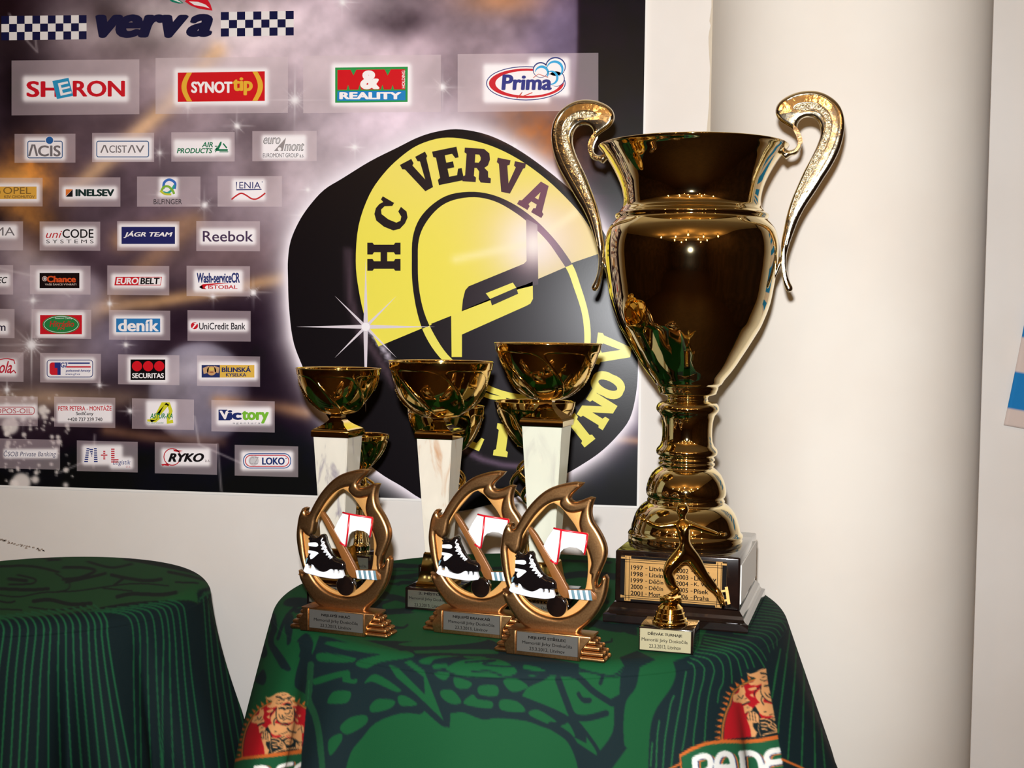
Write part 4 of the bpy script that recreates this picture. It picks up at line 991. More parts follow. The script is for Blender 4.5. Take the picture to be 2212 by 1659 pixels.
def zA(x, y): return (500+x/8.778, 1470+y/8.778)
def zB(L): return [(1400+x/5.53, 1420+y/5.53) for x, y in L]
def zC(L): return [(1440+x/6.9125, 1250+y/6.9125) for x, y in L]
def zD(L): return [(620+x/6.506, 1200+y/6.506) for x, y in L]
def f_right(x, y):
    t = max(0.0, min(1.0, (870-y)/270)); t = t*t*(3-2*t)
    xb = 905+.81*(x-225)-64*t; yb = 980-.70*(1440-y)
    return (1400+xb/5.53, 1420+yb/5.53)
def emblem(K, f, lw):
    OR = (184, 92, 36); RD = (158, 14, 24); TN = (200, 142, 90); DK = (12, 26, 28)
    path = spline_pts([(200,1445),(205,1300),(222,1150),(270,950),(360,760),(500,580),(650,470),(800,410),(950,385),(1100,395),(1270,445),(1415,525)], 6, closed=False)
    P = lambda L, c: K.poly([f(*p) for p in L], c)
    B = lambda L, c, n=4: K.poly([f(*p) for p in spline_pts(L, n, corner=60)], c)
    S = lambda L, w=14, c=DK: K.stroke([f(*p) for p in L], w/8.778*lw, c)
    n = len(path); seg = 0; acc = 0; nxt = 30
    for a, b in zip(path[:-1], path[1:]):
        L_ = math.hypot(b[0]-a[0], b[1]-a[1])
        while acc+L_ > nxt:
            t = (nxt-acc)/L_; x, y = a[0]+(b[0]-a[0])*t, a[1]+(b[1]-a[1])*t; tx, ty = (b[0]-a[0])/L_, (b[1]-a[1])/L_
            nx_, ny_ = (ty, -tx); o = 26
            P([(x+nx_*o-tx*30, y+ny_*o-ty*30), (x+nx_*(o+92), y+ny_*(o+92)), (x+nx_*o+tx*30, y+ny_*o+ty*30)], OR); nxt += 96
        acc += L_
    P(path+[(1390,850),(1345,1310),(225,1445)], RD)
    K.stroke([f(x-12*0, y-0) for x, y in path], 46/8.778*lw, (50,80,44)); K.stroke([f(*p) for p in path], 24/8.778*lw, OR); K.stroke([f(x+22, y+10) for x, y in path[:40]], 12/8.778*lw, (110,20,26))
    # body first, then head, helm and hand
    P([(600,960),(700,860),(740,850),(740,1000),(780,1080),(1340,1100),(1340,1310),(790,1385),(640,1400),(640,1200)], DK)
    B([(685,868),(740,825),(860,812),(960,840),(1120,830),(1190,770),(1230,830),(1340,850),(1376,900),(1370,990),(1335,1000),(1345,1170),(1240,1120),(1140,1060),(1060,1040),(960,1100),(900,1080),(960,1040),(820,1040),(745,980)], TN)
    S([(1060,900),(1110,960),(1220,985)], 26); S([(1000,1060),(930,1090)], 14); S([(820,970),(850,968)], 16); S([(1255,940),(1290,915)], 14); S([(1320,880),(1340,990)], 12); S([(940,830),(1060,850),(1120,820)], 16); S([(900,1020),(1000,1000),(1060,970)], 10)
    for L in ([(760,1090),(860,1100),(930,1150),(880,1220)], [(770,1150),(850,1160),(900,1200)], [(780,1210),(860,1215)], [(790,1265),(860,1270)], [(900,1230),(960,1270),(1010,1290)], [(930,1200),(1000,1260),(1030,1320)], [(960,1170),(1010,1230),(1030,1290)], [(800,1370),(900,1330),(1050,1300),(1200,1280),(1330,1300)], [(960,1110),(1080,1060),(1200,1090),(1330,1190)]): S(L, 26, TN)
    B([(1000,1150),(1080,1100),(1160,1120),(1180,1170),(1120,1220),(1040,1210)], TN); S([(1040,1170),(1080,1150),(1130,1180)], 10); B([(1210,1180),(1330,1200),(1340,1290),(1220,1260)], TN); S([(1240,1200),(1290,1240)], 10)
    B([(860,500),(900,470),(1000,460),(1160,480),(1185,560),(1185,720),(1150,790),(1020,810),(930,800),(870,740),(850,620)], TN)
    for L in ([(850,560),(770,650),(740,720),(760,810),(800,850),(830,780),(860,720)], [(780,540),(700,560),(650,590),(720,610),(800,580)], [(720,650),(660,690),(720,730)], [(1190,600),(1240,640),(1260,690),(1250,700)], [(1200,700),(1260,740),(1265,800),(1215,760)], [(1270,640),(1330,670),(1275,700)], [(1190,500),(1225,540),(1235,590),(1195,560)]): B(L, TN)
    S([(855,520),(760,620),(735,690)], 14); S([(850,700),(800,770),(815,850)], 18); S([(1185,520),(1195,640),(1190,760)], 16); S([(1200,600),(1250,680)], 12); S([(855,520),(845,640),(870,750),(940,805),(1080,815)], 14)
    S([(905,530),(980,520),(1010,550)], 34); S([(1060,520),(1140,525)], 34); S([(990,550),(1090,530)], 18); S([(1110,560),(1110,600),(1060,640),(1010,620)], 14); S([(900,640),(920,700),(960,730),(1000,700)], 14); S([(960,660),(975,700)], 22); S([(1010,685),(1140,680)], 10); S([(980,760),(1040,725),(1120,745)], 14); S([(1150,590),(1155,640)], 12)
    B([(630,300),(700,320),(780,290),(850,245),(960,225),(1060,235),(1130,290),(1190,320),(1215,330),(1200,375),(1140,370),(1180,420),(1255,465),(1230,490),(1150,475),(1110,430),(1040,420),(940,455),(860,490),(780,520),(700,515),(665,480),(740,450),(780,390),(740,380),(680,360)], TN)
    B([(985,470),(1040,430),(1110,440),(1140,475),(1060,480)], DK); S([(850,310),(920,320),(960,350)], 30); S([(1060,330),(1130,320)], 26); S([(960,370),(980,350),(1080,345),(1110,375)], 12); S([(985,385),(1000,375)], 16); S([(1075,385),(1080,370)], 14); S([(860,380),(930,370)], 12); S([(840,420),(900,440),(960,420)], 12); S([(720,395),(760,400)], 10); S([(960,270),(1040,275)], 8); S([(1120,380),(1150,440)], 12)
    B([(545,510),(570,560),(600,530),(620,620),(600,700),(635,780),(600,810),(510,840),(480,820),(390,800),(380,780),(430,680),(500,650),(530,600)], TN); S([(490,690),(520,740),(570,690)], 14); S([(440,760),(480,740)], 10); S([(560,760),(600,735)], 10); S([(500,850),(560,820),(620,800)], 22)
    B([(510,870),(580,840),(600,870),(640,890),(645,935),(620,960),(550,990),(530,1000)], TN); S([(560,900),(600,890)], 12); S([(545,1000),(600,955)], 12)
    B([(565,1040),(590,970),(640,965),(680,970),(735,1030),(745,1150),(650,1160),(660,1230),(700,1300),(720,1310),(690,1400),(630,1405),(610,1250),(570,1120)], TN)
    for a in ((600,985,615,1110), (640,975,655,1120), (680,985,695,1130), (560,1060,590,1110)): S([a[:2], a[2:]], 12)
    S([(745,1150),(735,1260),(770,1380)], 12, TN)

x6 = lambda x, y: z6([(x, y)])[0]
emblem(K, f_right, 1.0)
# ribbon with white capitals
K.poly(zB([(372,1162),(500,1080),(680,1010),(900,980),(1150,985),(1350,965),(1560,925),(1565,975),(1350,1015),(1150,1030),(900,1025),(690,1050),(520,1120),(405,1185)]), (184,92,36))
K.poly(zB([(400,1185),(520,1120),(690,1050),(900,1025),(1150,1030),(1350,1015),(1565,975),(1640,1500),(420,1500)]), (24,80,50))
K.stroke(zB([(382,1165),(395,1330),(400,1400)]), 3.6, (184,92,36), False); K.stroke(zB([(385,1270),(180,1380)]), 4.5, (184,92,36), False)
def glyph_print(K, txt, pts4, col, bold=.09):
    """letters set into the quadrilateral pts4 (tl, tr, br, bl) of the print"""
    V, Fc = text_mesh(txt, bold, 0); mn, mx = V.min(0), V.max(0); U = (V-mn)/(mx-mn); U[:, 1] = 1-U[:, 1]
    tl, tr, br, bl = [np.array(p, float) for p in pts4]
    Q = tl*(1-U[:, :1])*(1-U[:, 1:])+tr*U[:, :1]*(1-U[:, 1:])+br*U[:, :1]*U[:, 1:]+bl*(1-U[:, :1])*U[:, 1:]
    for f in Fc: K.poly([tuple(Q[i]) for i in f], col)
def big_letters(K, paths, dx, dy, col, w_):
    for p in paths: K.stroke(zB([(x+dx, y+dy) for x, y in p]), w_, col)
RADE = [[(555,1225),(580,1500)], [(560,1215),(640,1180),(710,1185),(745,1240),(730,1330),(640,1380)], [(820,1500),(820,1260),(860,1170),(920,1150),(980,1175),(1010,1260),(1040,1500)], [(830,1310),(1020,1310)],
        [(1120,1150),(1150,1500)], [(1110,1150),(1230,1145),(1310,1190),(1350,1300),(1350,1450)], [(1560,1110),(1470,1125),(1420,1170),(1420,1220),(1470,1255),(1580,1240)], [(1470,1255),(1410,1300),(1430,1400)]]
for dx, dy, c in ((34, 14, (206,110,50)), (16, 6, (34,52,96)), (0, 0, (214,214,208))): big_letters(K, RADE, dx, dy, c, 12.5)
K.poly(zB([(1408,120),(1425,250),(1470,480),(1530,800),(1560,1000),(1600,1200),(1625,1400),(2400,1400),(2200,1100),(1900,200),(1800,-60),(1500,-60)]), G2)
for L in ([(1560,20),(1530,150),(1500,350),(1482,480)], [(1655,-40),(1655,20),(1620,300),(1570,700),(1555,900)], [(1765,-40),(1765,30),(1740,400),(1700,800),(1670,1220)], [(1860,60),(1860,400),(1850,800),(1830,1400)], [(1945,300),(1975,600),(1990,1000),(1995,1400)], [(2070,850),(2120,1400)]): K.stroke(zB(L), 3.4, LG)
for L in ([(1840,770),(1830,900),(1790,1200),(1730,1659)], [(1700,1050),(1640,1400),(1600,1659)], [(1900,870),(1935,1000),(1920,1400),(1890,1659)], [(2000,1100),(2050,1400),(2060,1659)]): K.stroke(zC(L), 3.2, LG)
K.stroke(zB([(1605,1220),(1840,1322),(1900,1360)]), 5, (184,92,36), False)
# emblem on the left flank
emblem(K, zA, 1.0)
K.poly([zA(*p) for p in ((0,1500),(225,1445),(700,1390),(1340,1300),(1335,1385),(800,1450),(225,1500),(10,1560))], (184,92,36))
K.poly([zA(*p) for p in ((0,1562),(225,1500),(800,1450),(1335,1385),(1320,1900),(-60,1900))], (24,78,48))
for dx, c in ((40, (206,110,50)), (18, (30,48,90)), (0, (236,234,226))):
    for L in ([(450,1640),(640,1640),(720,1720)], [(860,1740),(900,1640),(1000,1600),(1140,1570)], [(1320,1580),(1230,1640),(1200,1740)]): K.stroke([zA(x+dx, y+8) for x, y in L], 8.5, c)
K.poly([zA(*p) for p in ((1425,480),(1400,800),(1370,1100),(1335,1310),(1320,1700),(1700,1700),(1560,1000),(1480,600))], G2); K.stroke(z5([(500,560),(490,640),(530,730),(560,860),(580,1100)]), 12, (20,62,38))
for dx in (0,): K.stroke([zA(1470,0), zA(1462,200), zA(1440,480)], 1.5, LG)
# a coarse soften of one pixel
def soften(K):
    C = K.C; C[1:-1, 1:-1] = (C[1:-1, 1:-1]*2+C[:-2, 1:-1]+C[2:, 1:-1]+C[1:-1, :-2]+C[1:-1, 2:])/6.0
soften(K); soften(K)

# left cloth print
KL = Canvas(-60, 1170, 620, 1700, 1.0, (11, 28, 31))
TG = (28, 76, 40); TD = (15, 30, 26)
KL.poly(z4(spline_pts([(-200,60),(600,60),(1100,150),(1430,270),(1500,340),(1440,370),(1350,400),(1350,480),(1280,465),(900,480),(500,545),(150,580),(-200,560)], 4)), TG)
for L, w_ in (([(-100,130),(300,125),(700,150)], 5), ([(-60,185),(150,170),(420,185)], 3), ([(330,190),(420,188)], 4), ([(-50,235),(200,230),(400,270)], 5), ([(430,240),(560,240),(650,262),(540,310),(430,320)], 6), ([(600,200),(760,240),(900,215)], 5),
              ([(850,175),(1000,200),(1250,250),(1400,290)], 10), ([(760,290),(850,310),(1000,330),(1100,320)], 7), ([(1150,270),(1300,300),(1420,330)], 6), ([(60,318),(100,322),(180,330)], 7), ([(120,290),(240,320),(220,350),(60,356)], 4),
              ([(0,385),(200,392),(330,385)], 7), ([(380,280),(470,340),(460,390),(360,410)], 3), ([(-50,420),(120,440),(300,410),(520,400),(900,350),(1150,365)], 3), ([(230,470),(340,460),(480,490),(620,485)], 8), ([(450,340),(640,300),(720,280)], 6),
              ([(800,440),(900,420),(1100,425),(1200,410)], 8), ([(0,470),(60,480),(100,470)], 4), ([(200,510),(400,530),(600,500)], 3), ([(1000,140),(1200,200),(1330,240)], 5), ([(1200,340),(1350,345)], 4), ([(700,380),(900,400)], 3), ([(-60,520),(150,530)], 3), ([(850,310),(780,360)], 5)):
    KL.stroke(z4(L), w_, TD)
KL.stroke(z4([(-200,570),(150,582),(500,548),(900,482),(1280,468),(1352,490)]), 3, TD)
prs = [(-35,-160),(20,-70),(75,5),(130,70),(185,125),(240,175),(295,250),(340,330),(395,415),(445,490),(495,560),(545,620),(600,685),(645,755),(690,830),(730,895)]
for i, (a, b) in enumerate(prs):
    KL.stroke(z4([(a-150+4*i, 585-6*i), (a-40, 598-4*i), (a, 640-2*i), (a+4, 700), ((a*2+b)/3-6, 1000), (b, 1640)]), 4.2, (26,88,54))
for i, (a, b) in enumerate([(905,930),(950,965),(1000,1030),(1055,1105),(1110,1110),(1150,1185),(1190,1265),(1235,1330),(1275,1400)]):
    ye = 560-9*i; KL.stroke(z4([(a-330+26*i, ye-25), (a-110+6*i, ye-12), (a-20, ye+30), (a+6, 720), ((a*2+b)/3, 1050), (b, 1640)]), 3.6, (24,82,50))
for i, (a, b) in enumerate([(1395,1500),(1425,1560),(1465,1620),(1500,1670),(1530,1730)]):
    KL.stroke(z4([(1360+8*i,470-14*i), (a-10, 440-8*i), (a+8, 640), ((a*2+b)/3, 1000), (b, 1640)]), 3.4, (24,78,48))
soften(KL); soften(KL)

def tablecloth(name, cx, cy, R, ztop, zlen, canvas, folds, flare, ntheta, base_col, label, group, r_c=0.022, fold_from=0.0, dense=(-PI*1.02, PI*0.02), rows_top=170):
    """round top, rolled edge and a hanging skirt with folds"""
    nf = int(ntheta*0.87); t0_, t1_ = dense
    th = np.concatenate([np.linspace(t0_, t1_, nf, endpoint=False), np.linspace(t1_, t0_+2*PI, ntheta-nf, endpoint=False)])
    s_top = np.concatenate([np.linspace(0.0, 0.4, 30, endpoint=False), np.linspace(0.4, 1.0, rows_top, endpoint=False)])
    s_arc = np.linspace(0, 1, 14, endpoint=False)
    s_dr = np.concatenate([np.linspace(0, 0.27, 160, endpoint=False), np.linspace(0.27, 1.0, 20)])
    rows_r, rows_z, rows_d = [], [], []
    for s in s_top: rows_r.append((R-r_c)*s); rows_z.append(0); rows_d.append(0)
    for s in s_arc: a = s*PI*0.42; rows_r.append(R-r_c+r_c*math.sin(a)); rows_z.append(-r_c*(1-math.cos(a))); rows_d.append(0)
    zr0 = rows_z[-1]; rr0 = rows_r[-1]
    for s in s_dr: d = s*zlen; rows_r.append(rr0+flare*(d if d < .16 else .16+.06*(1-math.exp(-(d-.16)/.06)))); rows_z.append(zr0-d); rows_d.append(d)
    rr, zz, dd = map(np.array, (rows_r, rows_z, rows_d))
    T, Rr = np.meshgrid(th, rr); _, Z = np.meshgrid(th, zz); _, Dd = np.meshgrid(th, dd)
    g = np.clip((Dd-fold_from)/0.22, 0, 1.0)**1.1
    off = np.zeros_like(T)
    for (t0, w, amp) in folds:
        dt = (T-t0+PI) % (2*PI)-PI; off += amp*np.exp(-0.5*(dt/w)**2)
    RR = Rr+off*g
    back = np.clip(np.sin(T)*2.2-.1, 0, 1)
    RR = np.where(Dd > 0, rr0+(RR-rr0)*(1-back), RR)
    Zt = ztop+Z
    Pn = np.stack([cx+RR*np.cos(T), cy+RR*np.sin(T), Zt], -1).reshape(-1, 3)
    ny, nx = T.shape
    idx = np.arange(nx*ny).reshape(ny, nx); nxt = np.roll(idx, -1, 1)
    q = np.stack([idx[:-1], idx[1:], nxt[1:], nxt[:-1]], -1).reshape(-1, 4)
    x, y, d = project(Pn)
    C = canvas.sample(x, y)
    # where the print cannot be seen in the photograph it goes on as plain pinstripes
    st = (np.abs(((T*R/0.0115) % 1.0)-0.5) > 0.40)[..., None]
    alt = np.where(st, np.array(LG, float), np.array(base_col, float)).reshape(-1, 3)
    low = canvas.sample(x, np.full_like(x, 1656.0)); plain = (np.abs(low-np.array(G1, float)).max(1) < 6) & (np.sin(T.reshape(-1)) < 0)
    alt[plain] = np.array(G1, float)
    hid = ((np.sin(T) > 0.12) & (Dd > 0.002)) | (y.reshape(T.shape) > 1680)
    hid = hid.reshape(-1)
    C[hid] = alt[hid]
    me = bpy.data.meshes.new(name)
    me.vertices.add(len(Pn)); me.vertices.foreach_set('co', Pn.astype(np.float32).ravel())
    me.loops.add(q.size); me.loops.foreach_set('vertex_index', q.ravel().astype(np.int32))
    me.polygons.add(len(q)); me.polygons.foreach_set('loop_start', (np.arange(len(q))*4).astype(np.int32)); me.polygons.foreach_set('loop_total', np.full(len(q), 4, np.int32))
    at = me.color_attributes.new('Col', 'FLOAT_COLOR', 'POINT'); a = np.ones((len(Pn), 4), np.float32); a[:, :3] = lin(C)
    at.data.foreach_set('color', a.ravel()); me.materials.append(M['cloth']); me.update(calc_edges=True); me.validate()
    o = finish(name, me, None, True)
    return tag(o, label, 'tablecloth')

RC = on_z(1150, 1309, TZ)                                # centre of the right table, measured on its top
pf = on_z(1150, 1450, TZ); pb = on_z(1140, 1186, TZ)
Rt = 0.335
ctr = (pf+pb)/2
TC = (float(ctr[0]), float(min(ctr[1], YW-0.02-Rt)))
def fold_at(px, C, Rq, TZq):
    p = on_z(px, 1480, TZq-0.08); return math.atan2(p[1]-C[1], p[0]-C[0])
tc_r = tablecloth('tablecloth', TC[0], TC[1], Rt, TZ, 0.80, K,
    [(-PI*0.5, .35, -0.01), (math.radians(-136), .045, -0.04), (math.radians(-122), .06, 0.03), (math.radians(-166), .22, -0.024), (math.radians(-40), .045, -0.045), (math.radians(-22), .1, 0.03), (math.radians(-55), .09, 0.03), (math.radians(-75), .07, -0.012), (math.radians(-97), .08, 0.012), (math.radians(-10), .08, 0.0), (2.2, .2, .05), (1.2, .2, .05)],
    0.36, 1300, G2, 'green printed tablecloth under the trophies, orange emblem on each side', None)
LC_f = on_z(95, 1350, TZL); LC_b = on_z(95, 1193, TZL)
LC = (LC_f+LC_b)/2
RL = float(LC_f[1] and (LC_b[1]-LC_f[1])/2)+0.004
tc_l = tablecloth('tablecloth', float(LC[0]), float(min(LC[1], YW-0.01-RL)), RL, TZL, 0.80, KL,
    [(math.radians(-57), .045, -0.06), (math.radians(-70), .08, 0.03), (math.radians(-46), .07, 0.03), (math.radians(-34), .04, -0.035), (math.radians(-20), .1, 0.02), (math.radians(-115), .06, -0.03), (math.radians(-128), .09, 0.02), (1.5, .3, .04)],
    0.36, 760, G2, 'dark green pinstriped tablecloth on the empty table left of the trophies', None, r_c=0.03, dense=(math.radians(-118), math.radians(20)), rows_top=110)
print('table centre', TC, 'left', LC, RL)
# the tables under the cloths
def bistro(cx, cy, R, ztop, label):
    t = empty('round_table', (cx, cy, 0), 0, label, 'table')
    V, Fc = lathe([(0.0, ztop-0.001-0.003), (R-0.024, ztop-0.004), (R-0.017, ztop-0.010), (R-0.017, ztop-0.026), (R-0.03, ztop-0.030), (0.0, ztop-0.030)], 64)
    mesh_obj('tabletop', V, Fc, M['wood'], t, smooth=True, autosmooth=0.6)
    V, Fc = lathe([(0.0, ztop-0.030), (0.03, ztop-0.030), (0.03, 0.03), (0.0, 0.03)], 24); mesh_obj('pole', V, Fc, M['steel'], t, smooth=True, autosmooth=0.6)
    V, Fc = lathe([(0.0, 0.034), (0.05, 0.034), (0.2, 0.014), (0.2, 0.0), (0.0, 0.0)], 40); mesh_obj('foot_disc', V, Fc, M['steel'], t, smooth=True, autosmooth=0.6)
    return t
bistro(TC[0], TC[1], Rt, TZ, 'round table carrying the trophies, hidden under the green printed cloth')
bistro(float(LC[0]), float(min(LC[1], YW-0.01-RL)), RL, TZL, 'empty round table hidden under the dark pinstriped cloth at left')
# ------------------------------------------------------------------ trophies
EPS = 0.0006
def ground_frame(pl, pr_, z=TZ+EPS):
    """frame whose front-bottom edge runs from image point pl to pr_ on the tabletop"""
    a, b = on_z(pl[0], pl[1], z), on_z(pr_[0], pr_[1], z)
    return Frame(a, math.atan2(b[1]-a[1], b[0]-a[0])), float(np.linalg.norm(b-a))

def base_frame(l, cpx, ang, z=TZ+EPS):
    """square base whose front-left corner stands at image point l and whose centre lies on image column cpx"""
    O = on_z(l[0], l[1], z); f_ = Frame(O, ang); lo, hi = .02, .2
    for _ in range(40):
        w_ = (lo+hi)/2; P = f_.O+(f_.ex+f_.ey)*w_/2+np.array([0, 0, .1])
        if project(P[None])[0][0] < cpx: lo = w_
        else: hi = w_
    return f_, w_

def plate_text(name, plate, rows, Fm=None, fn=None, lift=0.0001, col=(24, 18, 16), bold=.0):
    A = Art(fn, lift); A.k = 3
    for (t, x0, y0, x1, y1, b) in rows: A.text(t, x0, y0, x1, y1, col, b)
    return mesh_obj('lettering', A.V, A.F, M['ink'], plate)

# ---- the big two-handled cup -------------------------------------------------
fr, w_base = ground_frame((1300, 1345), (1615, 1371))
D_BASE = 0.215
cup = empty('trophy_cup', tuple(fr.O), fr.a, 'tall golden two-handled cup on a black plinth, largest trophy on the table', 'trophy')
CXL, CYL = w_base/2-.004, D_BASE/2-0.004                       # axis of the cup in the plinth's own axes
ax = fr.O + fr.ex*CXL + fr.ey*CYL
depth_ax = float((ax-CAM) @ FWD)
def z_at(py, px=1494):
    d = ray(px, py); hd = np.array([FWD[0], FWD[1], 0]); hd /= np.linalg.norm(hd)
    t = ((ax-CAM) @ hd)/(d @ hd); return float((CAM+d*t)[2]-fr.O[2])
def r_at(hw, py):
    return hw*depth_ax/F*1.0
z_pl = z_at(1176)                                         # top of the plinth
zt = None
# plinth: stepped lower moulding and body
top_z = float(fr.pt(1317, 1188, 0.012)[2])
PX, PY = w_base/2, D_BASE/2+.004                          # middle of the plinth
def sec(hx, hy, z): return (hx, hy, z, PX, PY)
hx, hy = w_base/2, D_BASE/2
V, Fc = stack_square([sec(hx-.001, hy-.001, 0), sec(hx, hy, .002), sec(hx, hy, .010), sec(hx-.004, hy-.004, .0115), sec(hx-.006, hy-.006, .014), sec(hx-.007, hy-.007, .018), sec(hx-.0105, hy-.0105, .022), sec(hx-.0115, hy-.0115, .0235)])
mesh_obj('plinth_foot', V, Fc, M['black_gloss'], cup)
bm = box_bm(PX-hx+.012, PX+hx-.012, PY-hy+.012, PY+hy-.012, .0235, top_z, .0025, 3)
bm_obj('plinth', bm, M['black_gloss'], cup, True, autosmooth=.6)
yf = PY-hy+.012
# the gold plate with ink frame
z3 = lambda x, y: (1260+x/4.255, 1050+y/4.255)
pts = [fr.uv(*z3(*p), yf) for p in ((345,632),(1325,700),(1285,1130),(1220,1130),(345,1025))]
x0, x1 = fr.uv(*z3(347, 640), yf)[0], fr.uv(*z3(1322, 705), yf)[0]
zt_, zb_ = fr.uv(*z3(347, 634), yf)[1], fr.uv(*z3(347, 1050), yf)[1]
pl = bm_obj('plaque', box_bm(x0, x1, yf-.0012, yf+.0004, zb_, zt_, .0004, 1), M['plaque_gold'], cup, label='gold plate listing winning towns by year')
A = Art(lambda x, y, l: (x, yf-.0012-l, y), .0001); A.k = 1
W_, H_ = x1-x0, zt_-zb_
IKK = (22, 14, 12); GD = (190, 146, 84)
def fr_rect(u0, v0, u1, v1, c): A.poly([(x0+u0*W_, zb_+v0*H_), (x0+u1*W_, zb_+v0*H_), (x0+u1*W_, zb_+v1*H_), (x0+u0*W_, zb_+v1*H_)], c)
fr_rect(0, .13, .042, .93, IKK); fr_rect(.958, .13, 1, .93, IKK); fr_rect(.10, .94, .9, 1, IKK); fr_rect(.1, 0, .9, .05, IKK)
for u in (.048, .082, .912, .946): fr_rect(u, .02, u+.005, .98, IKK)
for v in (.075, .12, .86, .91): fr_rect(.02, v, .98, v+.012, IKK)
fr_rect(0, 0, .04, .07, IKK); fr_rect(.96, 0, 1, .07, IKK); fr_rect(0, .97, .04, 1, IKK); fr_rect(.96, .97, 1, 1, IKK)
mesh_obj('frame_lines', A.V, A.F, M['ink'], pl)
A = Art(lambda x, y, l: (x, yf-.0012-l, y), .0001); A.k = 2
def trow(t, u0, u1, k, right=False):
    v1 = .80-k*.141; A.text(t, x0+u0*W_, zb_+v1*H_, x0+u1*W_, zb_+(v1-.10)*H_, IKK, .02)
for k, (y_, t, u1) in enumerate((('1997','Litvínov',.47),('1998','Litvínov',.47),('1999','Děčín',.41),('2000','Děčín',.41),('2001','Most',.385))):
    trow(y_, .10, .215, k); trow('-', .238, .255, k) if False else None
    A.rect(x0+.238*W_, zb_+(.80-k*.141-.06)*H_, x0+.258*W_, zb_+(.80-k*.141-.048)*H_, IKK); trow(t, .275, u1, k)
for k, (y_, t, u1) in enumerate((('2002','Děčín',.84),('2003','Litvínov',.905),('2004','K. Vary',.87),('2005','Písek',.835),('2006','Praha',.84))):
    trow(y_, .53, .645, k, True); A.rect(x0+.668*W_, zb_+(.80-k*.141-.06)*H_, x0+.688*W_, zb_+(.80-k*.141-.048)*H_, IKK); trow(t, .70, u1, k, True)
A.V = [(v[0], v[1], v[2]) for v in A.V]
mesh_obj('lettering', A.V, A.F, M['ink'], pl)
# pale plate on the right flank
xs = PX+hx-.012
bm_obj('side_plaque', box_bm(xs-.0004, xs+.0012, PY-hy+.018, PY+hy-.018, .030, top_z-.010, .0004, 1), M['side_plate'], cup, label='silver plate on the right flank')

# turned body of the cup
prof_px = [(1196,119),(1190,120),(1182,122),(1160,122),(1157,121),(1154,123),(1151,122),(1148,119.5),(1145,117),(1141,116.5),(1134,115),(1128,113),(1120,110.5),(1112,107.5),(1105,104),(1097,98),(1091,92),(1088,88),(1086,84),(1083,82),(1080,83),(1077,81),(1074,80),(1071,83),(1066,85),(1058,85.5),(1047,83.5),(1036,80),(1024,74),(1016,67),(1011,61),(1009,57.5),(1006,57),(1003,60),(1000,60),(998,57),(995,56.5),(993,60),(990,60),(987,57),(985,58),(982,63),(979,65),(974,65.5),(969,64),(962,57.5),(952,54),(940,53),(926,53),(912,54),(903,56),(897,58),(891,63),(886,66.5),(881,67),(876,65.5),(871,62),(868,56),(866,46),(864,43),(861,42),(857,43),(854,47),(852,56),(850,60),(846,61),(841,63),(838,64),(835,64),(832,67),(829,71)]
bowl_px = [(832,30),(831,66),(829,71),(820,76.5),(803,90),(787,101),(770,111.5),(754,121.5),(738,131),(721,141),(705,150),(688,157),(672,163),(656,168),(640,171.5),(625,174),(610,176.5),(590,179.5),(571,181.5),(555,183),(540,183.3),(525,182.5),(512,180.5),(502,178),(493,174),(486,169),(480,164),(476,160.5),(473,160),(470,161.5),(467,162),(464,161),(462,157),(459,154),(456,152),(450,147.5),(444,145.5),(432,144.5),(420,146),(405,149.5),(390,155),(375,162),(360,170),(347,178),(336,186),(328,192),(323,196.5),(320,199),(317.5,200),(316,199.5)]
cxa, cya = CXL, CYL
def prof(L): return [(r_at(h_, y_), z_at(y_)) for y_, h_ in L]
P1 = prof(prof_px); P1 = [(0.0, top_z)] + [(r_, max(z_, top_z)) for r_, z_ in P1]
V, Fc = lathe(P1, 96, cx=cxa, cy=cya); mesh_obj('stem', V, Fc, M['gold'], cup, smooth=True)
P2 = [p for p in prof(bowl_px)]
P2s = [P2[0], P2[1]] + [(p[0], p[1]) for p in spline_pts(P2[1:], 3, closed=False)][1:]
inner = [(max(r_-0.0022, .001), z_) for r_, z_ in P2[3:][::-1]]; inner[0] = (P2[-1][0]-.001, P2[-1][1]+.0006)
V, Fc = lathe(P2s+inner+[(0.0, inner[-1][1]+.001)], 128, cx=cxa, cy=cya); mesh_obj('bowl', V, Fc, M['gold'], cup, smooth=True)

# handles
HZ = lambda x, y: (1160+x/3.16, 160+y/3.16)
hp = [(1668,548),(1678,515),(1692,500),(1706,515),(1730,520),(1762,505),(1782,468),(1778,430),(1758,392),(1722,362),(1665,326),(1634,285),(1630,240),(1652,195),(1700,158),(1770,128),(1850,115),(1920,120),(1990,148),(2050,195),(2088,262),(2100,345),(2090,430),(2062,525),(2015,620),(1955,715),(1895,810),(1832,905),(1785,995),(1752,1080),(1722,1165),(1704,1240),(1702,1310),(1712,1375),(1728,1420),(1745,1455),(1742,1478),(1722,1488),(1702,1478),(1684,1430),(1670,1350),(1664,1250),(1668,1155),(1686,1060),(1706,965),(1738,862),(1780,762),(1822,668),(1868,580),(1908,498),(1934,420),(1930,355),(1904,312),(1862,294),(1815,302),(1784,332),(1778,374),(1797,414),(1808,462),(1800,512),(1770,550),(1728,562),(1700,580),(1685,570)]
hl = [fr.uv(*HZ(*p), CYL) for p in hp]
hs = spline_pts(hl, 4, corner=75)
crv = [fr.uv(*HZ(*p), CYL) for p in ((1752,245),(1762,222),(1800,205),(1870,200),(1930,215),(1985,260),(2012,325),(2005,410),(1975,500),(1925,600),(1865,700),(1800,820),(1752,930))]
crv2 = [fr.uv(*HZ(*p), CYL) for p in ((1840,255),(1890,252),(1940,278),(1968,330),(1962,400),(1930,490),(1885,580),(1835,680),(1790,780),(1750,880),(1722,980))]
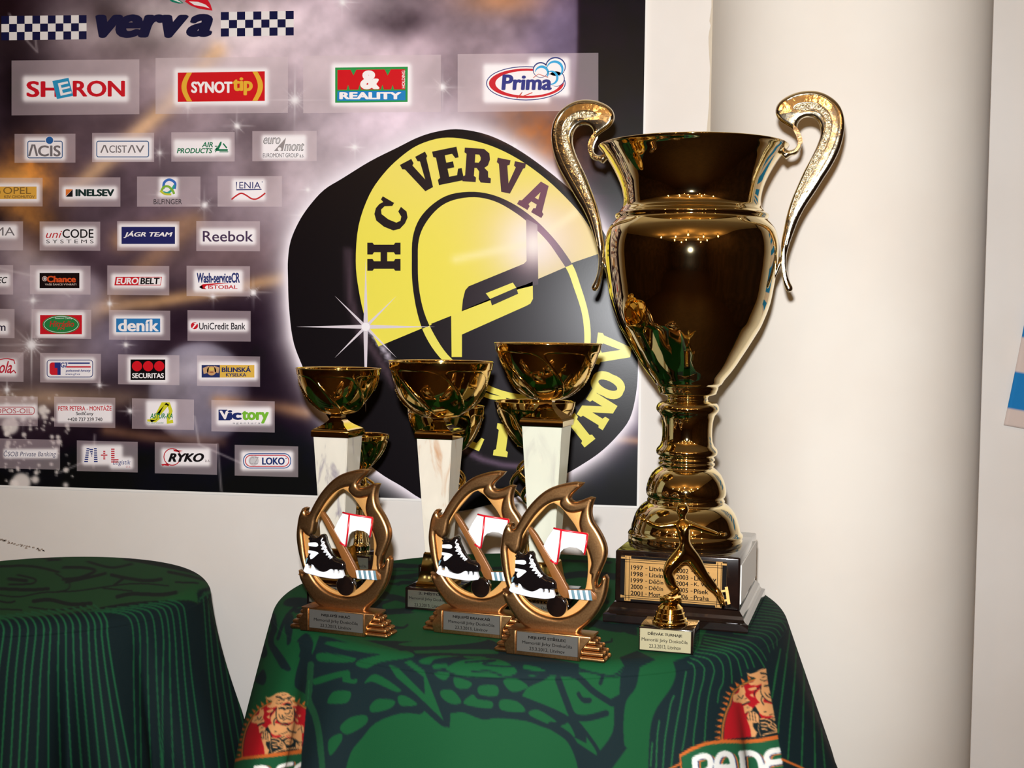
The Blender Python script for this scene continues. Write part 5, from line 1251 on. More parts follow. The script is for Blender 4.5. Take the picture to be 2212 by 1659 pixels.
crv0 = [fr.uv(*HZ(*p), CYL) for p in ((1700,190),(1770,155),(1850,142),(1930,150),(2000,190),(2048,260),(2060,345),(2045,440),(2005,540),(1950,640),(1890,735),(1825,840),(1775,945),(1735,1060),(1705,1180))]
for sgn in (1, -1):
    mir = (lambda u: u) if sgn == 1 else (lambda u: 2*CXL-u)
    h = solid_obj('handle', [[(mir(u), v) for u, v in (hs if sgn == 1 else hs[::-1])]], .012, .0048, M['gold_handle'], cup, y=CYL, res=4)
    for c_, r_ in ((crv, .0012), (crv2, .0012), (crv0, .0011)):
        p3 = [(mir(u), CYL-.0062, v) for u, v in spline_pts(c_, 5, closed=False)]
        n_ = len(p3); V, Fc = tube(p3, [r_*(0.4+0.6*math.sin(PI*min(k/6, 1)/2))*(1-.6*k/n_) for k in range(n_)], 8)
        mesh_obj('ridge', V, Fc, M['gold_handle'], h, smooth=True)
    # hammered hollow between the ridges
    a_ = spline_pts(crv, 5, closed=False); b_2 = spline_pts(crv2, 5, closed=False); nn = min(len(a_), len(b_2)); V, Fc = [], []
    r = np.random.default_rng(4)
    for k in range(nn):
        pa = a_[int(k*(len(a_)-1)/(nn-1))]; pb_ = b_2[int(k*(len(b_2)-1)/(nn-1))]
        for q in range(7):
            t = q/6; V.append((mir(pa[0]*(1-t)+pb_[0]*t), CYL-.0062-.0006*r.random(), pa[1]*(1-t)+pb_[1]*t))
    for k in range(nn-1):
        for q in range(6): a = k*7+q; Fc.append((a, a+1, a+8, a+7))
    mesh_obj('hammered_inlay', V, Fc, M['gold_inlay'], h, smooth=False, label='hammered hollow of the handle')
    # small leaf that solders the handle to the body
    L = [fr.uv(*HZ(*p), CYL) for p in ((1662,1262),(1668,1300),(1650,1340),(1628,1390),(1602,1442),(1612,1400),(1630,1350),(1645,1300))]
    p3 = [(mir(u), CYL-.004, v) for u, v in L[:5]]
    V, Fc = tube([(mir(fr.uv(*HZ(*p), CYL)[0])-sgn*0, CYL-.002, fr.uv(*HZ(*p), CYL)[1]) for p in ((1668,1250),(1655,1300),(1636,1350),(1615,1400),(1600,1442))], [.0026,.0026,.0022,.0016,.0006], 8)
    mesh_obj('handle_leaf', V, Fc, M['gold_handle'], h, smooth=True)

# ---- three marble-column cups -------------------------------------------------
def swirl_bowl(R, prof_, n, twist, amp, lo, hi, seg=120, sharp=1.0, cx=0, cy=0, ph=0.0):
    """prof_ bottom (0) to rim (1) list of (r, z); sharp spiral ridges over the part lo..hi of the height"""
    z0, z1 = prof_[0][1], prof_[-1][1]
    ps = spline_pts(prof_, 6, closed=False)
    def rm(th, i, r_, z):
        t = (z-z0)/(z1-z0)
        if i >= len(ps): return r_
        w = max(0, min(1, (t-lo)/.12))*max(0, min(1, (hi-t)/.22))
        s = (n*th/(2*PI)+twist*t+ph) % 1.0
        h_ = (s/.8)**1.6 if s < .8 else ((1-s)/.2)**.8
        return r_*(1-amp*w*(1-h_))
    L = [tuple(p) for p in ps]
    inn = [(max(p[0]-.0011, .0004), p[1]) for p in L[::-1]]; inn[0] = (L[-1][0]-.0006, L[-1][1]+.0004)
    inn = [p for p in inn if p[1] > z0+(z1-z0)*.06]
    inn2 = [(p[0]*(1-0.10*max(0, 1-(p[1]-z0)/(z1-z0)-0.15)), p[1]) for p in inn]
    return lathe(L+inn2+[(0.0, inn2[-1][1])], seg, rm, cx, cy)

def marble_cup(front_l, front_r, col_px, cap_y, rim_px, neck_y, bowl_pts, marb, label, lines, place, text_px, base_top, foot_y, tw, ph=0):
    fr_, w = base_frame(front_l, front_r, fr.a)
    root = empty('marble_column_cup', tuple(fr_.O), fr_.a, label, 'trophy', None)
    c = w/2
    zb = fr_.uv(front_l[0], base_top, 0)[1]
    bm_obj('base', box_bm(0, w, 0, w, 0, zb, .0012, 2), M['black_marble'], root, True, autosmooth=.5)
    ax_ = fr_.O+fr_.ex*c+fr_.ey*c
    dep = float((ax_-CAM) @ FWD)
    hd = np.array([FWD[0], FWD[1], 0]); hd /= np.linalg.norm(hd)
    pxa = float(project(ax_[None])[0][0])
    def zz(py):
        d = ray(pxa, py); t = ((ax_-CAM) @ hd)/(d @ hd); return float((CAM+d*t)[2]-fr_.O[2])
    s = dep/F
    zcap, zcol0 = zz(cap_y), zz(foot_y)
    # column widths from the face seen square on
    (tl, tr), (bl, br) = col_px
    ht, hb = (tr-tl)*s/2/math.cos(0.3), (br-bl)*s/2/math.cos(0.3)
    # stepped gold foot, tapering marble column, gold capital
    V, Fc = stack_square([(hb*1.62,hb*1.62,zb,c,c),(hb*1.62,hb*1.62,zb+.004,c,c),(hb*1.5,hb*1.5,zb+.006,c,c),(hb*1.3,hb*1.3,zb+(zcol0-zb)*.45,c,c),(hb*1.1,hb*1.1,zcol0-.002,c,c),(hb*1.02,hb*1.02,zcol0,c,c)])
    mesh_obj('column_foot', V, Fc, M['gold2'], root, label='flared gold foot of the column')
    V, Fc = stack_square([(hb,hb,zcol0,c,c),(ht,ht,zcap,c,c)])
    bm = bmesh.new(); vs = [bm.verts.new(v) for v in V]; [bm.faces.new([vs[i] for i in f]) for f in Fc]
    bmesh.ops.bevel(bm, geom=list(bm.edges), offset=.0008, segments=2, affect='EDGES'); bm_obj('column', bm, marb, root, True, autosmooth=.5, label='tapering white marble column')
    zn = zz(neck_y)
    V, Fc = [], []
    secs = [(ht*1.06,zcap-.001),(ht*1.09,zcap),(ht*1.09,zcap+.006),(ht*1.03,zcap+.0085)]
    for k in range(1, 9):
        t = k/8; secs.append((ht*1.03*(1-t)**1.9*0.72+ht*.30, zcap+.0085+(zn-zcap-.0085)*t))
    secs.append((ht*.36, zn+.002)); secs.append((ht*.3, zn+.005))
    V, Fc = stack_square([(a, a, z_, c, c) for a, z_ in secs]); mesh_obj('capital', V, Fc, M['gold'], root, smooth=True, autosmooth=.6, label='gold pagoda-shaped capital')
    prof_ = [(ht*.3, zn+.001)]+[(hw*s, zz(y_)) for y_, hw in bowl_pts]
    V, Fc = swirl_bowl(1, prof_, 6, tw, .32, .0, .86, 156, cx=c, cy=c, ph=ph)
    mesh_obj('bowl', V, Fc, M['gold2'], root, smooth=True)
    Rr = bowl_pts[-1][1]*s; V, Fc = tube([(c+Rr*math.cos(a), c+Rr*math.sin(a), zz(bowl_pts[-1][0])) for a in np.linspace(0, 2*PI, 97)], .0008, 6, cap=False)
    mesh_obj('rim', V, Fc, M['gold2'], root, smooth=True)
    m0 = .004
    pl_ = bm_obj('plaque', box_bm(m0, w-m0, -.0009, .0003, .003, zb-.003, .0003, 1), M['plaque_green'], root)
    A = Art(lambda x, y, l: (x, -.0009-l, y), .00008); A.k = 2
    for t, u0, u1, v0, v1, b in lines: A.text(t, w*u0, zb*v1, w*u1, zb*v0, IKK, b)
    mesh_obj('lettering', A.V, A.F, M['ink'], pl_)
    return root, fr_, w
L3 = lambda t: [(t, .28, .72, .72, .86, .03), ('Memoriál Jirky Doskočila', .09, .91, .44, .61, .005), ('23.3.2013, Litvínov', .2, .8, .14, .31, .005)]
marble_cup((874.5, 1315), 949, ((899,974),(921,966)), 944, None, 904, [(903,14),(900,38),(893,55),(880,74),(862,90),(842,100),(820,106.5),(800,110),(788,111.5),(781,112)], M['marble_brown'],
   'marble-column cup with brown veins, second tallest, plate reading second place', L3('2. MÍSTO'), 2, None, 1268, 1190, 1.0, .1)
marble_cup((1092, 1334), 1178, ((1127,1210),(1150,1200)), 917, None, 868, [(866,14),(862,34),(854,53),(840,71),(825,84),(805,96),(785,104.5),(765,110),(750,113),(742,114)], M['marble_green'],
   'tallest marble-column cup, pale green veins, standing behind the right flame award', L3('1. MÍSTO'), 1, None, 1283, 1210, 1.0, .35)
marble_cup((662, 1304), 729, ((677.5,753),(698,748)), 940, None, 898, [(896,12),(892,32),(885,48),(872,63),(856,74),(838,82),(820,87),(805,89.5),(796,90.5)], M['marble_grey'],
   'shortest marble-column cup with a dark grey vein, leftmost on the table', L3('3. MÍSTO'), 3, None, 1258, 1180, 1.0, .7)

# ---- three smaller gold cups behind ------------------------------------------
def ribbon_stem(cup_root, c, z0, z1, R_, n, tw, name, material, r_t=.0022):
    V, Fc = [], []
    for k in range(n):
        pts3 = []
        for q in range(17):
            t = q/16; th = 2*PI*k/n+tw*t; rr_ = .003+R_*math.sin(PI*t)**.8
            pts3.append((c+rr_*math.cos(th), c+rr_*math.sin(th), z0+(z1-z0)*t))
        tube(pts3, [r_t*(.6+.6*math.sin(PI*q/16)) for q in range(17)], 8, True, 1.5, (V, Fc))
    return mesh_obj(name, V, Fc, material, cup_root, smooth=True, label='openwork stem of twisted ribbons')
def back_cup(cx_px, base_l, base_r, base_top, bell_top, bell_hw, stem_lo, stem_hi, stem_hw, bowl, label, lines, d_y, text=True):
    fr_, w = base_frame(base_l, base_r, fr.a)
    root = empty('openwork_cup', tuple(fr_.O), fr_.a, label, 'trophy')
    c = w/2; zb = fr_.uv(base_l[0], base_top, 0)[1]
    bm_obj('base', box_bm(0, w, 0, w, 0, zb, .0012, 2), M['black_marble'], root, True, autosmooth=.5)
    ax_ = fr_.O+fr_.ex*c+fr_.ey*c; dep = float((ax_-CAM) @ FWD); s = dep/F
    hd = np.array([FWD[0], FWD[1], 0]); hd /= np.linalg.norm(hd); pxa = float(project(ax_[None])[0][0])
    def zz(py):
        d = ray(pxa, py); t = ((ax_-CAM) @ hd)/(d @ hd); return float((CAM+d*t)[2]-fr_.O[2])
    zt1 = zz(bell_top); hb = bell_hw*s
    pr2 = [(0, zb), (hb, zb), (hb, zb+.003), (hb*1.0, zb+.010), (hb*.97, zb+(zt1-zb)*.35), (hb*.86, zb+(zt1-zb)*.62), (hb*.68, zb+(zt1-zb)*.86), (hb*.45, zt1), (hb*.3, zt1+.004), (hb*.22, zt1+.008), (.0035, zz(stem_lo)-.002), (.003, zz(stem_lo)+.002)]
    def flute(th, i, r_, z): return r_*(1-.07*abs(math.sin(6*th)) if 3 <= i <= 9 else 1)
    V, Fc = lathe(spline_pts(pr2, 4, closed=False), 96, None, c, c)
    def fl2(th, i, r_, z): return r_*(1-.09*abs(math.sin(7*th))*(1 if z > zb+.012 else 0))
    V, Fc = lathe(spline_pts(pr2, 4, closed=False), 98, fl2, c, c); mesh_obj('bell_foot', V, Fc, M['gold'], root, smooth=True, label='fluted gold bell foot')
    ribbon_stem(root, c, zz(stem_lo), zz(stem_hi), stem_hw*s, 5, 2.2, 'openwork_stem', M['gold2'])
    zs = zz(stem_hi); zb0 = zz(bowl[0][0])
    V, Fc = lathe(spline_pts([(0, zs-.004), (.004, zs-.003), (.0055, zs), (.004, zs+.003), (.0025, zs+(zb0-zs)*.3), (.005, zs+(zb0-zs)*.55), (.0065, zs+(zb0-zs)*.75), (.004, zb0-.001), (.007, zb0+.001)], 4, closed=False), 32, None, c, c)
    mesh_obj('ball_knop', V, Fc, M['gold2'], root, smooth=True)
    V, Fc = swirl_bowl(1, [(.005, zb0)]+[(hw*s, zz(y_)) for y_, hw in bowl[1:]], 9, .7, .24, .0, .86, 180, cx=c, cy=c)
    mesh_obj('bowl', V, Fc, M['gold2'], root, smooth=True)
    pl_ = bm_obj('plaque', box_bm(.003, w-.003, -.0009, .0003, .003, zb-.003, .0003, 1), M['plaque_green'], root)
    A = Art(lambda x, y, l: (x, -.0009-l, y), .00008); A.k = 2
    for t, u0, u1, v0, v1, b in lines: A.text(t, w*u0, zb*v1, w*u1, zb*v0, IKK, b)
    mesh_obj('lettering', A.V, A.F, M['ink'], pl_)
    return root
LB = [('Memoriál Jirky Doskočila', .1, .9, .44, .6, .005), ('23.3.2013, Litvínov', .2, .8, .14, .3, .005)]
back_cup(961, (903,1260), 961, 1220, 1150, 24, 1085, 1000, 40, [(985,4),(978,30),(968,46),(955,58),(940,67),(922,75),(905,80),(890,82.5),(877,83)], 'small gold cup hidden behind the brown-veined marble cup, wide ribbed bowl', LB, 0)
back_cup(1152, (1094,1252), 1152, 1212, 1150, 23, 1093, 985, 44, [(974,4),(966,30),(956,44),(940,58),(922,69),(905,76),(890,82),(877,85.5),(867,87)], 'wide-bowled gold cup behind the tallest marble cup, openwork stem showing at left', LB, 0)
back_cup(776, (720,1243), 778, 1196, 1142, 22, 1100, 1030, 34, [(1019,4),(1012,18),(1002,30),(988,42),(972,52),(958,58),(948,61),(939,62)], 'smallest gold cup, behind the shortest marble cup and the left flame award', LB, 0)

# ---- flame awards ---------------------------------------------------------------
fa, wa = ground_frame((1065, 1408), (1305.7, 1435))
ZF = lambda x, y: (1050+x/3.95, 1030+y/3.95)
YF = .013
def q(pts, y=YF): return [fa.uv(*ZF(*p), y) for p in pts]
outer = [(815,60),(760,55),(700,62),(620,80),(545,108),(480,150),(420,205),(370,262),(322,330),(285,392),(268,425),(245,450),(222,452),(210,440),(205,420),(214,402),(196,400),(172,430),(152,480),(138,555),(130,640),(136,720),(150,800),(172,885),(192,950),(205,985),(192,1000),(172,985),(150,975),(160,1025),(180,1070),(215,1130),(265,1200),(320,1258),(385,1300),(430,1340),(770,1340),(800,1300),(870,1240),(930,1170),(978,1092),(1005,1020),(1020,950),(1028,875),(1016,850),(1000,862),(986,905),(960,938),(935,942),(930,905),(945,850),(972,785),(1000,720),(1016,660),(1012,595),(984,520),(945,450),(905,390),(888,335),(886,280),(896,230),(912,188),(885,184),(850,196),(800,215),(752,222),(722,208),(708,182),(725,148),(765,108),(800,78)]
inner_r = [(648,190),(560,207),(482,252),(405,332),(345,420),(305,490),(290,560),(275,618),(250,648),(215,628),(192,600),(180,590),(178,625),(186,700),(196,790),(212,880),(238,955),(270,1012),(320,1080),(390,1140),(460,1178),(540,1203),(620,1213),(700,1198),(780,1160),(840,1110),(888,1050),(915,980),(905,900),(905,835),(890,815),(905,740),(888,660),(855,575),(818,475),(802,400),(812,330),(830,280),(790,292),(740,300),(690,288),(652,255),(636,225)]
opening = [(575,224),(640,268),(700,340),(745,400),(780,460),(832,565),(860,660),(866,780),(858,880),(842,960),(795,1045),(740,1105),(680,1148),(600,1168),(500,1158),(400,1110),(340,1060),(300,1008),(270,900),(262,800),(264,700),(275,620),(300,540),(345,455),(405,375),(475,295),(530,242)]
mid = [(648,150),(560,165),(450,225),(370,310),(310,410),(262,490),(230,560),(160,600),(155,720),(175,850),(215,970),(260,1050),(330,1130),(420,1200),(540,1245),(640,1250),(740,1225),(850,1160),(930,1060),(960,980),(930,900),(960,700),(900,560),(850,440),(850,330),(840,240),(760,262),(690,240)]
def flame_award(fm, label, title, dup_of=None):
    root = empty('flame_award', tuple(fm.O), fm.a, label, 'award', 'bronze flame hockey awards')
    if dup_of is not None:
        for ch in dup_of.children:
            if ch.name.startswith('plaque'): continue
            c_ = ch.copy(); collection_link(c_); c_.parent = root
            for g in ch.children: d_ = g.copy(); collection_link(d_); d_.parent = c_
    else:
        solid_obj('flame_frame', [spline_pts(q(outer), 4, corner=62), spline_pts(q(inner_r), 4, corner=62)[::-1]], .0130, .0042, M['bronze'], root, y=YF+.0035, res=5, offset=-.0029)
        solid_obj('inner_band', [spline_pts(q(mid), 3), spline_pts(q(opening), 4, corner=50)[::-1]], .0055, .0008, M['band'], root, y=YF+.0035, res=2, label='flat matt gold band inside the frame')
        # ridge lines on the frame crest
        cr = spline_pts(q([(240,470),(232,540),(240,600)]), 4, closed=False)
        yb = YF-.002
        # boot
        boot = solid_obj('skate_boot', [spline_pts(q([(278,640),(300,655),(340,660),(375,640),(400,638),(415,660),(418,690),(440,740),(470,800),(520,850),(580,872),(605,900),(608,945),(560,960),(480,955),(430,985),(380,975),(330,940),(290,920),(250,905),(232,890),(240,850),(262,800),(268,700)]), 4, corner=70)], .012, .0045, M['boot'], root, y=yb, res=4, offset=-.0036)
        solid_obj('skate_blade', [spline_pts(q([(240,895),(262,890),(262,930),(290,935),(298,895),(318,905),(330,945),(400,965),(440,960),(480,940),(500,945),(500,975),(515,978),(520,945),(545,945),(545,980),(562,980),(565,950),(590,955),(608,1010),(600,1022),(520,1030),(400,1015),(300,992),(240,975),(215,955)]), 3, corner=40)], .0062, .0012, M['white_paint'], root, y=yb-.0035, res=2, label='white blade holder')
        P = lambda nm, L, mt, yy, th=.0012, lab=None, par=boot, co=50: solid_obj(nm, [spline_pts(q(L), 3, corner=co)], th, th*.4, mt, par, y=yy, res=1, label=lab)
        P('boot_patch', [(270,700),(340,698),(362,710),(365,728),(345,738),(272,730)], M['white_paint'], yb-.0062, lab='white strap patch')
        P('boot_patch', [(268,768),(300,772),(355,785),(368,798),(310,845),(290,850),(282,820),(295,800),(268,795)], M['white_paint'], yb-.0062, lab='white side patch')
        P('boot_patch', [(240,845),(265,838),(280,865),(276,885),(234,888)], M['blue_paint'], yb-.0052, lab='slate blue heel patch')
        # laces: zigzag of thin white cords up the front
        V, Fc = [], []
        zz_ = [(405,660),(388,690),(420,700),(385,730),(432,735),(390,762),(445,765),(405,790),(460,790),(430,815),(478,812),(452,835),(498,832),(470,850)]
        path = spline_pts([fa.uv(*ZF(*p), yb) for p in zz_], 3, closed=False, corner=170)
        tube([(u, yb-.0062, v) for u, v in path], .0007, 6, True, 1, (V, Fc))
        for a_, b_3 in (((395,700),(430,760)), ((405,690),(440,750)), ((400,740),(470,820)), ((420,735),(485,830))):
            ua, ub = fa.uv(*ZF(*a_), yb), fa.uv(*ZF(*b_3), yb); tube([(ua[0], yb-.0066, ua[1]), ((ua[0]+ub[0])/2, yb-.0070, (ua[1]+ub[1])/2), (ub[0], yb-.0062, ub[1])], .0007, 6, True, 1, (V, Fc))
        mesh_obj('laces', V, Fc, M['white_paint'], boot, smooth=True, label='white laces')
        V, Fc = lathe([(0, .002), (.0022, .002), (.0022, -.002), (0, -.002)], 16)
        # stick across the ring
        stick = solid_obj('hockey_stick', [q([(372,425),(395,430),(440,490),(500,590),(570,700),(640,820),(700,930),(712,955),(708,1030),(670,1030),(640,1005),(600,920),(540,790),(470,650),(400,520),(365,455)])], .006, .0012, M['stick'], root, y=yb+.0012, res=2)
        blade = solid_obj('stick_blade', [q([(706,955),(905,958),(945,1000),(950,1045),(860,1048),(706,1032)])], .005, .001, M['stick'], root, y=yb, res=2)
        for k in range(8):
            a0, a1 = 712+24*k, 712+24*k+23
            solid_obj('tape_stripe', [q([(a0,958+k*.5),(a1,958+k*.5),(a1+14,1034+k*2),(a0+14,1032+k*2)])], .0062, .0004, M['white_paint' if k % 2 == 0 else 'blue_paint'], blade, y=yb-.0002, res=1, label='white tape' if k % 2 == 0 else 'slate blue tape')
        # goal: white net with red posts
        net = solid_obj('goal_net', [q([(582,438),(640,452),(866,485),(845,660),(820,628),(780,605),(720,598),(670,612),(640,640),(632,665),(610,742),(560,715),(520,650),(495,585),(530,515)])], .0045, .001, M['net_paint'], root, y=yb+.001, res=2)
        for L in ([(580,436),(645,452),(868,486)], [(645,452),(630,600),(610,742)], [(868,486),(858,580),(842,662)], [(552,708),(580,728),(610,742)]):
            V, Fc = tube([(fa.uv(*ZF(*p), yb)[0], yb-.0016, fa.uv(*ZF(*p), yb)[1]) for p in L], .0011, 8)
            mesh_obj('goal_post', V, Fc, M['red_paint'], net, smooth=True, label='red goal post')
        # puck
        cu, cv = fa.uv(*ZF(612, 1098), yb); pr3 = .0218*wa/.1275*.0+fa.uv(*ZF(698, 1098), yb)[0]-cu
        pk = [(cu+pr3*math.cos(t), cv+pr3*1.0*math.sin(t)) for t in np.linspace(0, 2*PI, 40, endpoint=False)]
        solid_obj('puck', [pk], .009, .0012, M['black_gloss'], root, y=yb-.001, res=2, label='glossy black puck')
        # base: bar stack with a scroll block in front
        zq = lambda x, y, yy=0: fa.uv(*ZF(x, y), yy)
        for (xa, ya, xb, yb_, dp) in (((58,1478,1016,1570,.030)), ((78,1428,1000,1508,.028)), ((108,1382,970,1450,.026)), ((140,1338,935,1398,.024))):
            pass
        zs_ = [zq(60, 1497)[1], zq(66, 1450)[1], zq(80, 1408)[1], zq(112, 1366)[1], zq(150, 1325)[1]]
        ul = [zq(58, 1480)[0], zq(76, 1430)[0], zq(108, 1385)[0], zq(142, 1345)[0]]
        ur = [zq(1014, 1570)[0], zq(1000, 1505)[0], zq(968, 1450)[0], zq(932, 1400)[0]]
        zs_[0] = 0.0
        for k in range(4):
            inn = .0012*k
            bm_obj('scroll_bar', box_bm(ul[k], ur[k], .001+inn, .0145, zs_[k]+.0002, zs_[k+1]-.0002, .0030, 3), M['bronze'], root, True, autosmooth=.9)
            bm_obj('scroll_bar', box_bm(ul[k]+.001, ur[k]-.0005, .0155, .030-inn, zs_[k]+.0002, zs_[k+1]-.0002, .0030, 3), M['bronze'], root, True, autosmooth=.9)
        ub0, ub1, zt3 = zq(185, 1290)[0], zq(895, 1352)[0], zq(185, 1292)[1]
        V2 = [(ub0-.001, 0.0), (zq(800, 1580)[0], 0.0), (ub1-.010, zt3*.45), (ub1+.0005, zt3*.93), (ub1, zt3), (ub0, zt3), (ub0+.003, zt3*.75), (ub0-.004, zt3*.42)]
        solid_obj('base_block', [V2], .030, .0012, M['bronze'], root, y=.0135, res=2)
        for ux in (zq(250, 1400)[0], zq(795, 1450)[0]):
            bm_obj('base_bead', box_bm(ux-.001, ux+.001, -.0027, 0, .001, zt3-.001, .0006, 2), M['bronze'], root, True, autosmooth=.7)
    z_hi, z_lo = PLQ[3], PLQ[2]
    pl_ = bm_obj('plaque', box_bm(PLQ[0], PLQ[1], -.0027, -.0012, z_lo, z_hi, .0003, 1), M['plaque_grey'], root, label='grey engraved name plate')
    A = Art(lambda x, y, l: (x, -.0027-l, y), .00008); A.k = 2
    w_, h_ = PLQ[1]-PLQ[0], z_hi-z_lo
    tw_ = {'NEJLEPŠÍ STŘELEC': .62, 'NEJLEPŠÍ BRANKÁŘ': .66, 'NEJLEPŠÍ HRÁČ': .54}[title]
    for t, tw, v0, v1, b in ((title, tw_, .66, .88, .035), ('Memoriál Jirky Doskočila', .82, .36, .58, .01), ('23.3.2013, Litvínov', .58, .08, .28, .01)):
        A.text(t, PLQ[0]+w_*(.5-tw/2), z_lo+h_*v1, PLQ[0]+w_*(.5+tw/2), z_lo+h_*v0, IKK, b)
    mesh_obj('lettering', A.V, A.F, M['ink'], pl_)
    return root
_a, _b = fa.uv(*ZF(262, 1400), -.0027)[0], fa.uv(*ZF(783, 1460), -.0027)[0]
PLQ = (_a, _b, fa.uv(*ZF(262, 1478), 0)[1]*1.0, fa.uv(*ZF(262, 1312), 0)[1])
aw3 = flame_award(fa, 'flame award for best shooter, nearest of the three bronze flame awards', 'NEJLEPŠÍ STŘELEC')
f1, _ = ground_frame((624, 1358), (837.5, 1382)); f2_ = Frame(on_z(910.6, 1362.5, TZ+EPS), fa.a+math.radians(1.0))
bpy.context.view_layer.update()
flame_award(f2_, 'flame award for best goalkeeper, in the middle of the three flame awards', 'NEJLEPŠÍ BRANKÁŘ', aw3)
flame_award(f1, 'flame award for best player, left one with a browner base plate', 'NEJLEPŠÍ HRÁČ', aw3)

# ---- figure-skater trophy --------------------------------------------------------
fs, ws = ground_frame((1379, 1405), (1497, 1415))
sk = empty('skater_trophy', tuple(fs.O), fs.a, 'small gold figure-skater trophy on a black block, in front of the big cup', 'trophy')
zb = fs.uv(1381, 1353, 0)[1]; DPS = .052
bm_obj('base', box_bm(0, ws, 0, DPS, 0, zb, .0012, 2), M['black_marble'], sk, True, autosmooth=.5)
pl_ = bm_obj('plaque', box_bm(.0015, ws-.0025, -.0008, .0003, .0015, zb-.0015, .0003, 1), M['plaque_cream'], sk, label='pale gold name plate')
A = Art(lambda x, y, l: (x, -.0008-l, y), .00008); A.k = 2
for t, u0, u1, v0, v1, b in (('DŘEVÁK TURNAJE', .17, .80, .66, .84, .03), ('Memoriál Jirky Doskočila', .06, .90, .39, .58, .005), ('23.3.2013, Litvínov', .2, .78, .14, .32, .005)): A.text(t, ws*u0, zb*v1, ws*u1, zb*v0, IKK, b)
mesh_obj('lettering', A.V, A.F, M['ink'], pl_)
cs, ys = fs.uv(1447.5, 1345, DPS*.5)[0], DPS*.5
def zk(py): return fs.uv(1447, py, ys)[1]
sc = float(((fs.O+fs.ey*ys-CAM) @ FWD)/F)
zk0 = zb
P_ = [(0, zb), (38*sc, zb), (38.5*sc, zb+.002), (37*sc, zb+.0035), (35.5*sc, zb+.004), (34*sc, zk(1333)), (32.5*sc, zk(1332)), (30*sc, zk(1322)), (28.5*sc, zk(1321)), (26*sc, zk(1312)), (24*sc, zk(1311)), (20*sc, zk(1306)), (14*sc, zk(1303)), (0, zk(1302))]
V, Fc = lathe(P_, 64, lambda th, i, r_, z: r_*(1+.015*(1 if (int(th*32/PI) % 2) else 0)) if 5 <= i <= 10 else r_, cs, ys); mesh_obj('round_foot', V, Fc, M['gold2'], sk, smooth=True, autosmooth=.7)
# crumpled ice spray under the skate
r = np.random.default_rng(9); bm = bmesh.new(); bmesh.ops.create_icosphere(bm, subdivisions=3, radius=1)
zc0 = zk(1302)
for v in bm.verts:
    k = 1+.35*math.sin(7*v.co.x+3*v.co.z)*math.cos(6*v.co.y)+.2*r.random()
    v.co = Vector((cs+v.co.x*19*sc*k-.001, ys+v.co.y*15*sc*k, zc0+.003+v.co.z*9*sc*k))
bm_obj('ice_spray', bm, M['gold2'], sk, True)
Z6 = lambda x, y: (1340+x/6.912, 1060+y/6.912)
def S3(x, y, yy=0.0): u, v = fs.uv(*Z6(x, y), ys+yy); return Vector((u, ys+yy, v))
def skin(name, nodes, edges, material, parent, sub=2, root=0, label=None):
    me = bpy.data.meshes.new('s'); me.from_pydata([n_[0] for n_ in nodes], edges, [])
    o = bpy.data.objects.new('s', me); collection_link(o)
    md = o.modifiers.new('skin', 'SKIN'); md.use_smooth_shade = True; o.modifiers.new('sub', 'SUBSURF').levels = sub
    for i, n_ in enumerate(nodes):
        sv = me.skin_vertices[0].data[i]; rr_ = n_[1]; sv.radius = (rr_[0]*1.95, rr_[1]*1.8) if hasattr(rr_, '__len__') else (rr_*1.8, rr_*1.8); sv.use_root = (i == root)
    bpy.context.view_layer.update(); dg = bpy.context.evaluated_depsgraph_get()
    m2 = bpy.data.meshes.new_from_object(o.evaluated_get(dg)); bpy.data.objects.remove(o); bpy.data.meshes.remove(me)
    m2.name = name; m2.materials.clear(); m2.materials.append(material)
    return finish(name, m2, parent, True, label)
u1 = 1/6.912*sc
N, E = [], []
def add(p, rad, prev=None):
    N.append((p, rad)); 
    if prev is not None: E.append((prev, len(N)-1))
    return len(N)-1
pel = add(S3(975,880), (66*u1,50*u1))
wa_ = add(S3(960,780), (52*u1,40*u1), pel); ch = add(S3(955,640), (66*u1,52*u1), wa_); sh = add(S3(930,510), (64*u1,44*u1), ch)
nk = add(S3(925,430), 26*u1, sh); hd0 = add(S3(925,375), 30*u1, nk); hd1 = add(S3(925,310,-.001), (56*u1,60*u1), hd0); hd2 = add(S3(928,235,.0), (50*u1,54*u1), hd1); add(S3(950,190,.004), 26*u1, hd2)
def limb(start, pts): 
    p = start
    for (x, y, d, r_) in pts: p = add(S3(x, y, d), r_*u1, p)
    return p
la = limb(sh, [(840,500,0,36),(740,520,-.002,30),(590,535,-.004,27),(470,500,-.006,24),(380,440,-.008,19)])
ra = limb(sh, [(1030,505,0,36),(1130,540,-.002,30),(1260,585,-.004,26),(1380,625,-.006,22),(1460,655,-.008,18)])
ll = limb(pel, [(890,960,-.002,58),(800,1060,-.006,62),(690,1190,-.010,46),(735,1320,-.006,50),(810,1440,-.002,32)])
rl = limb(pel, [(1060,960,.002,58),(1130,1080,.006,62),(1230,1240,.008,44),(1330,1370,.012,42),(1430,1480,.014,30)])
fig = skin('skater_figure', N, E, M['gold2'], sk, 2, 0)
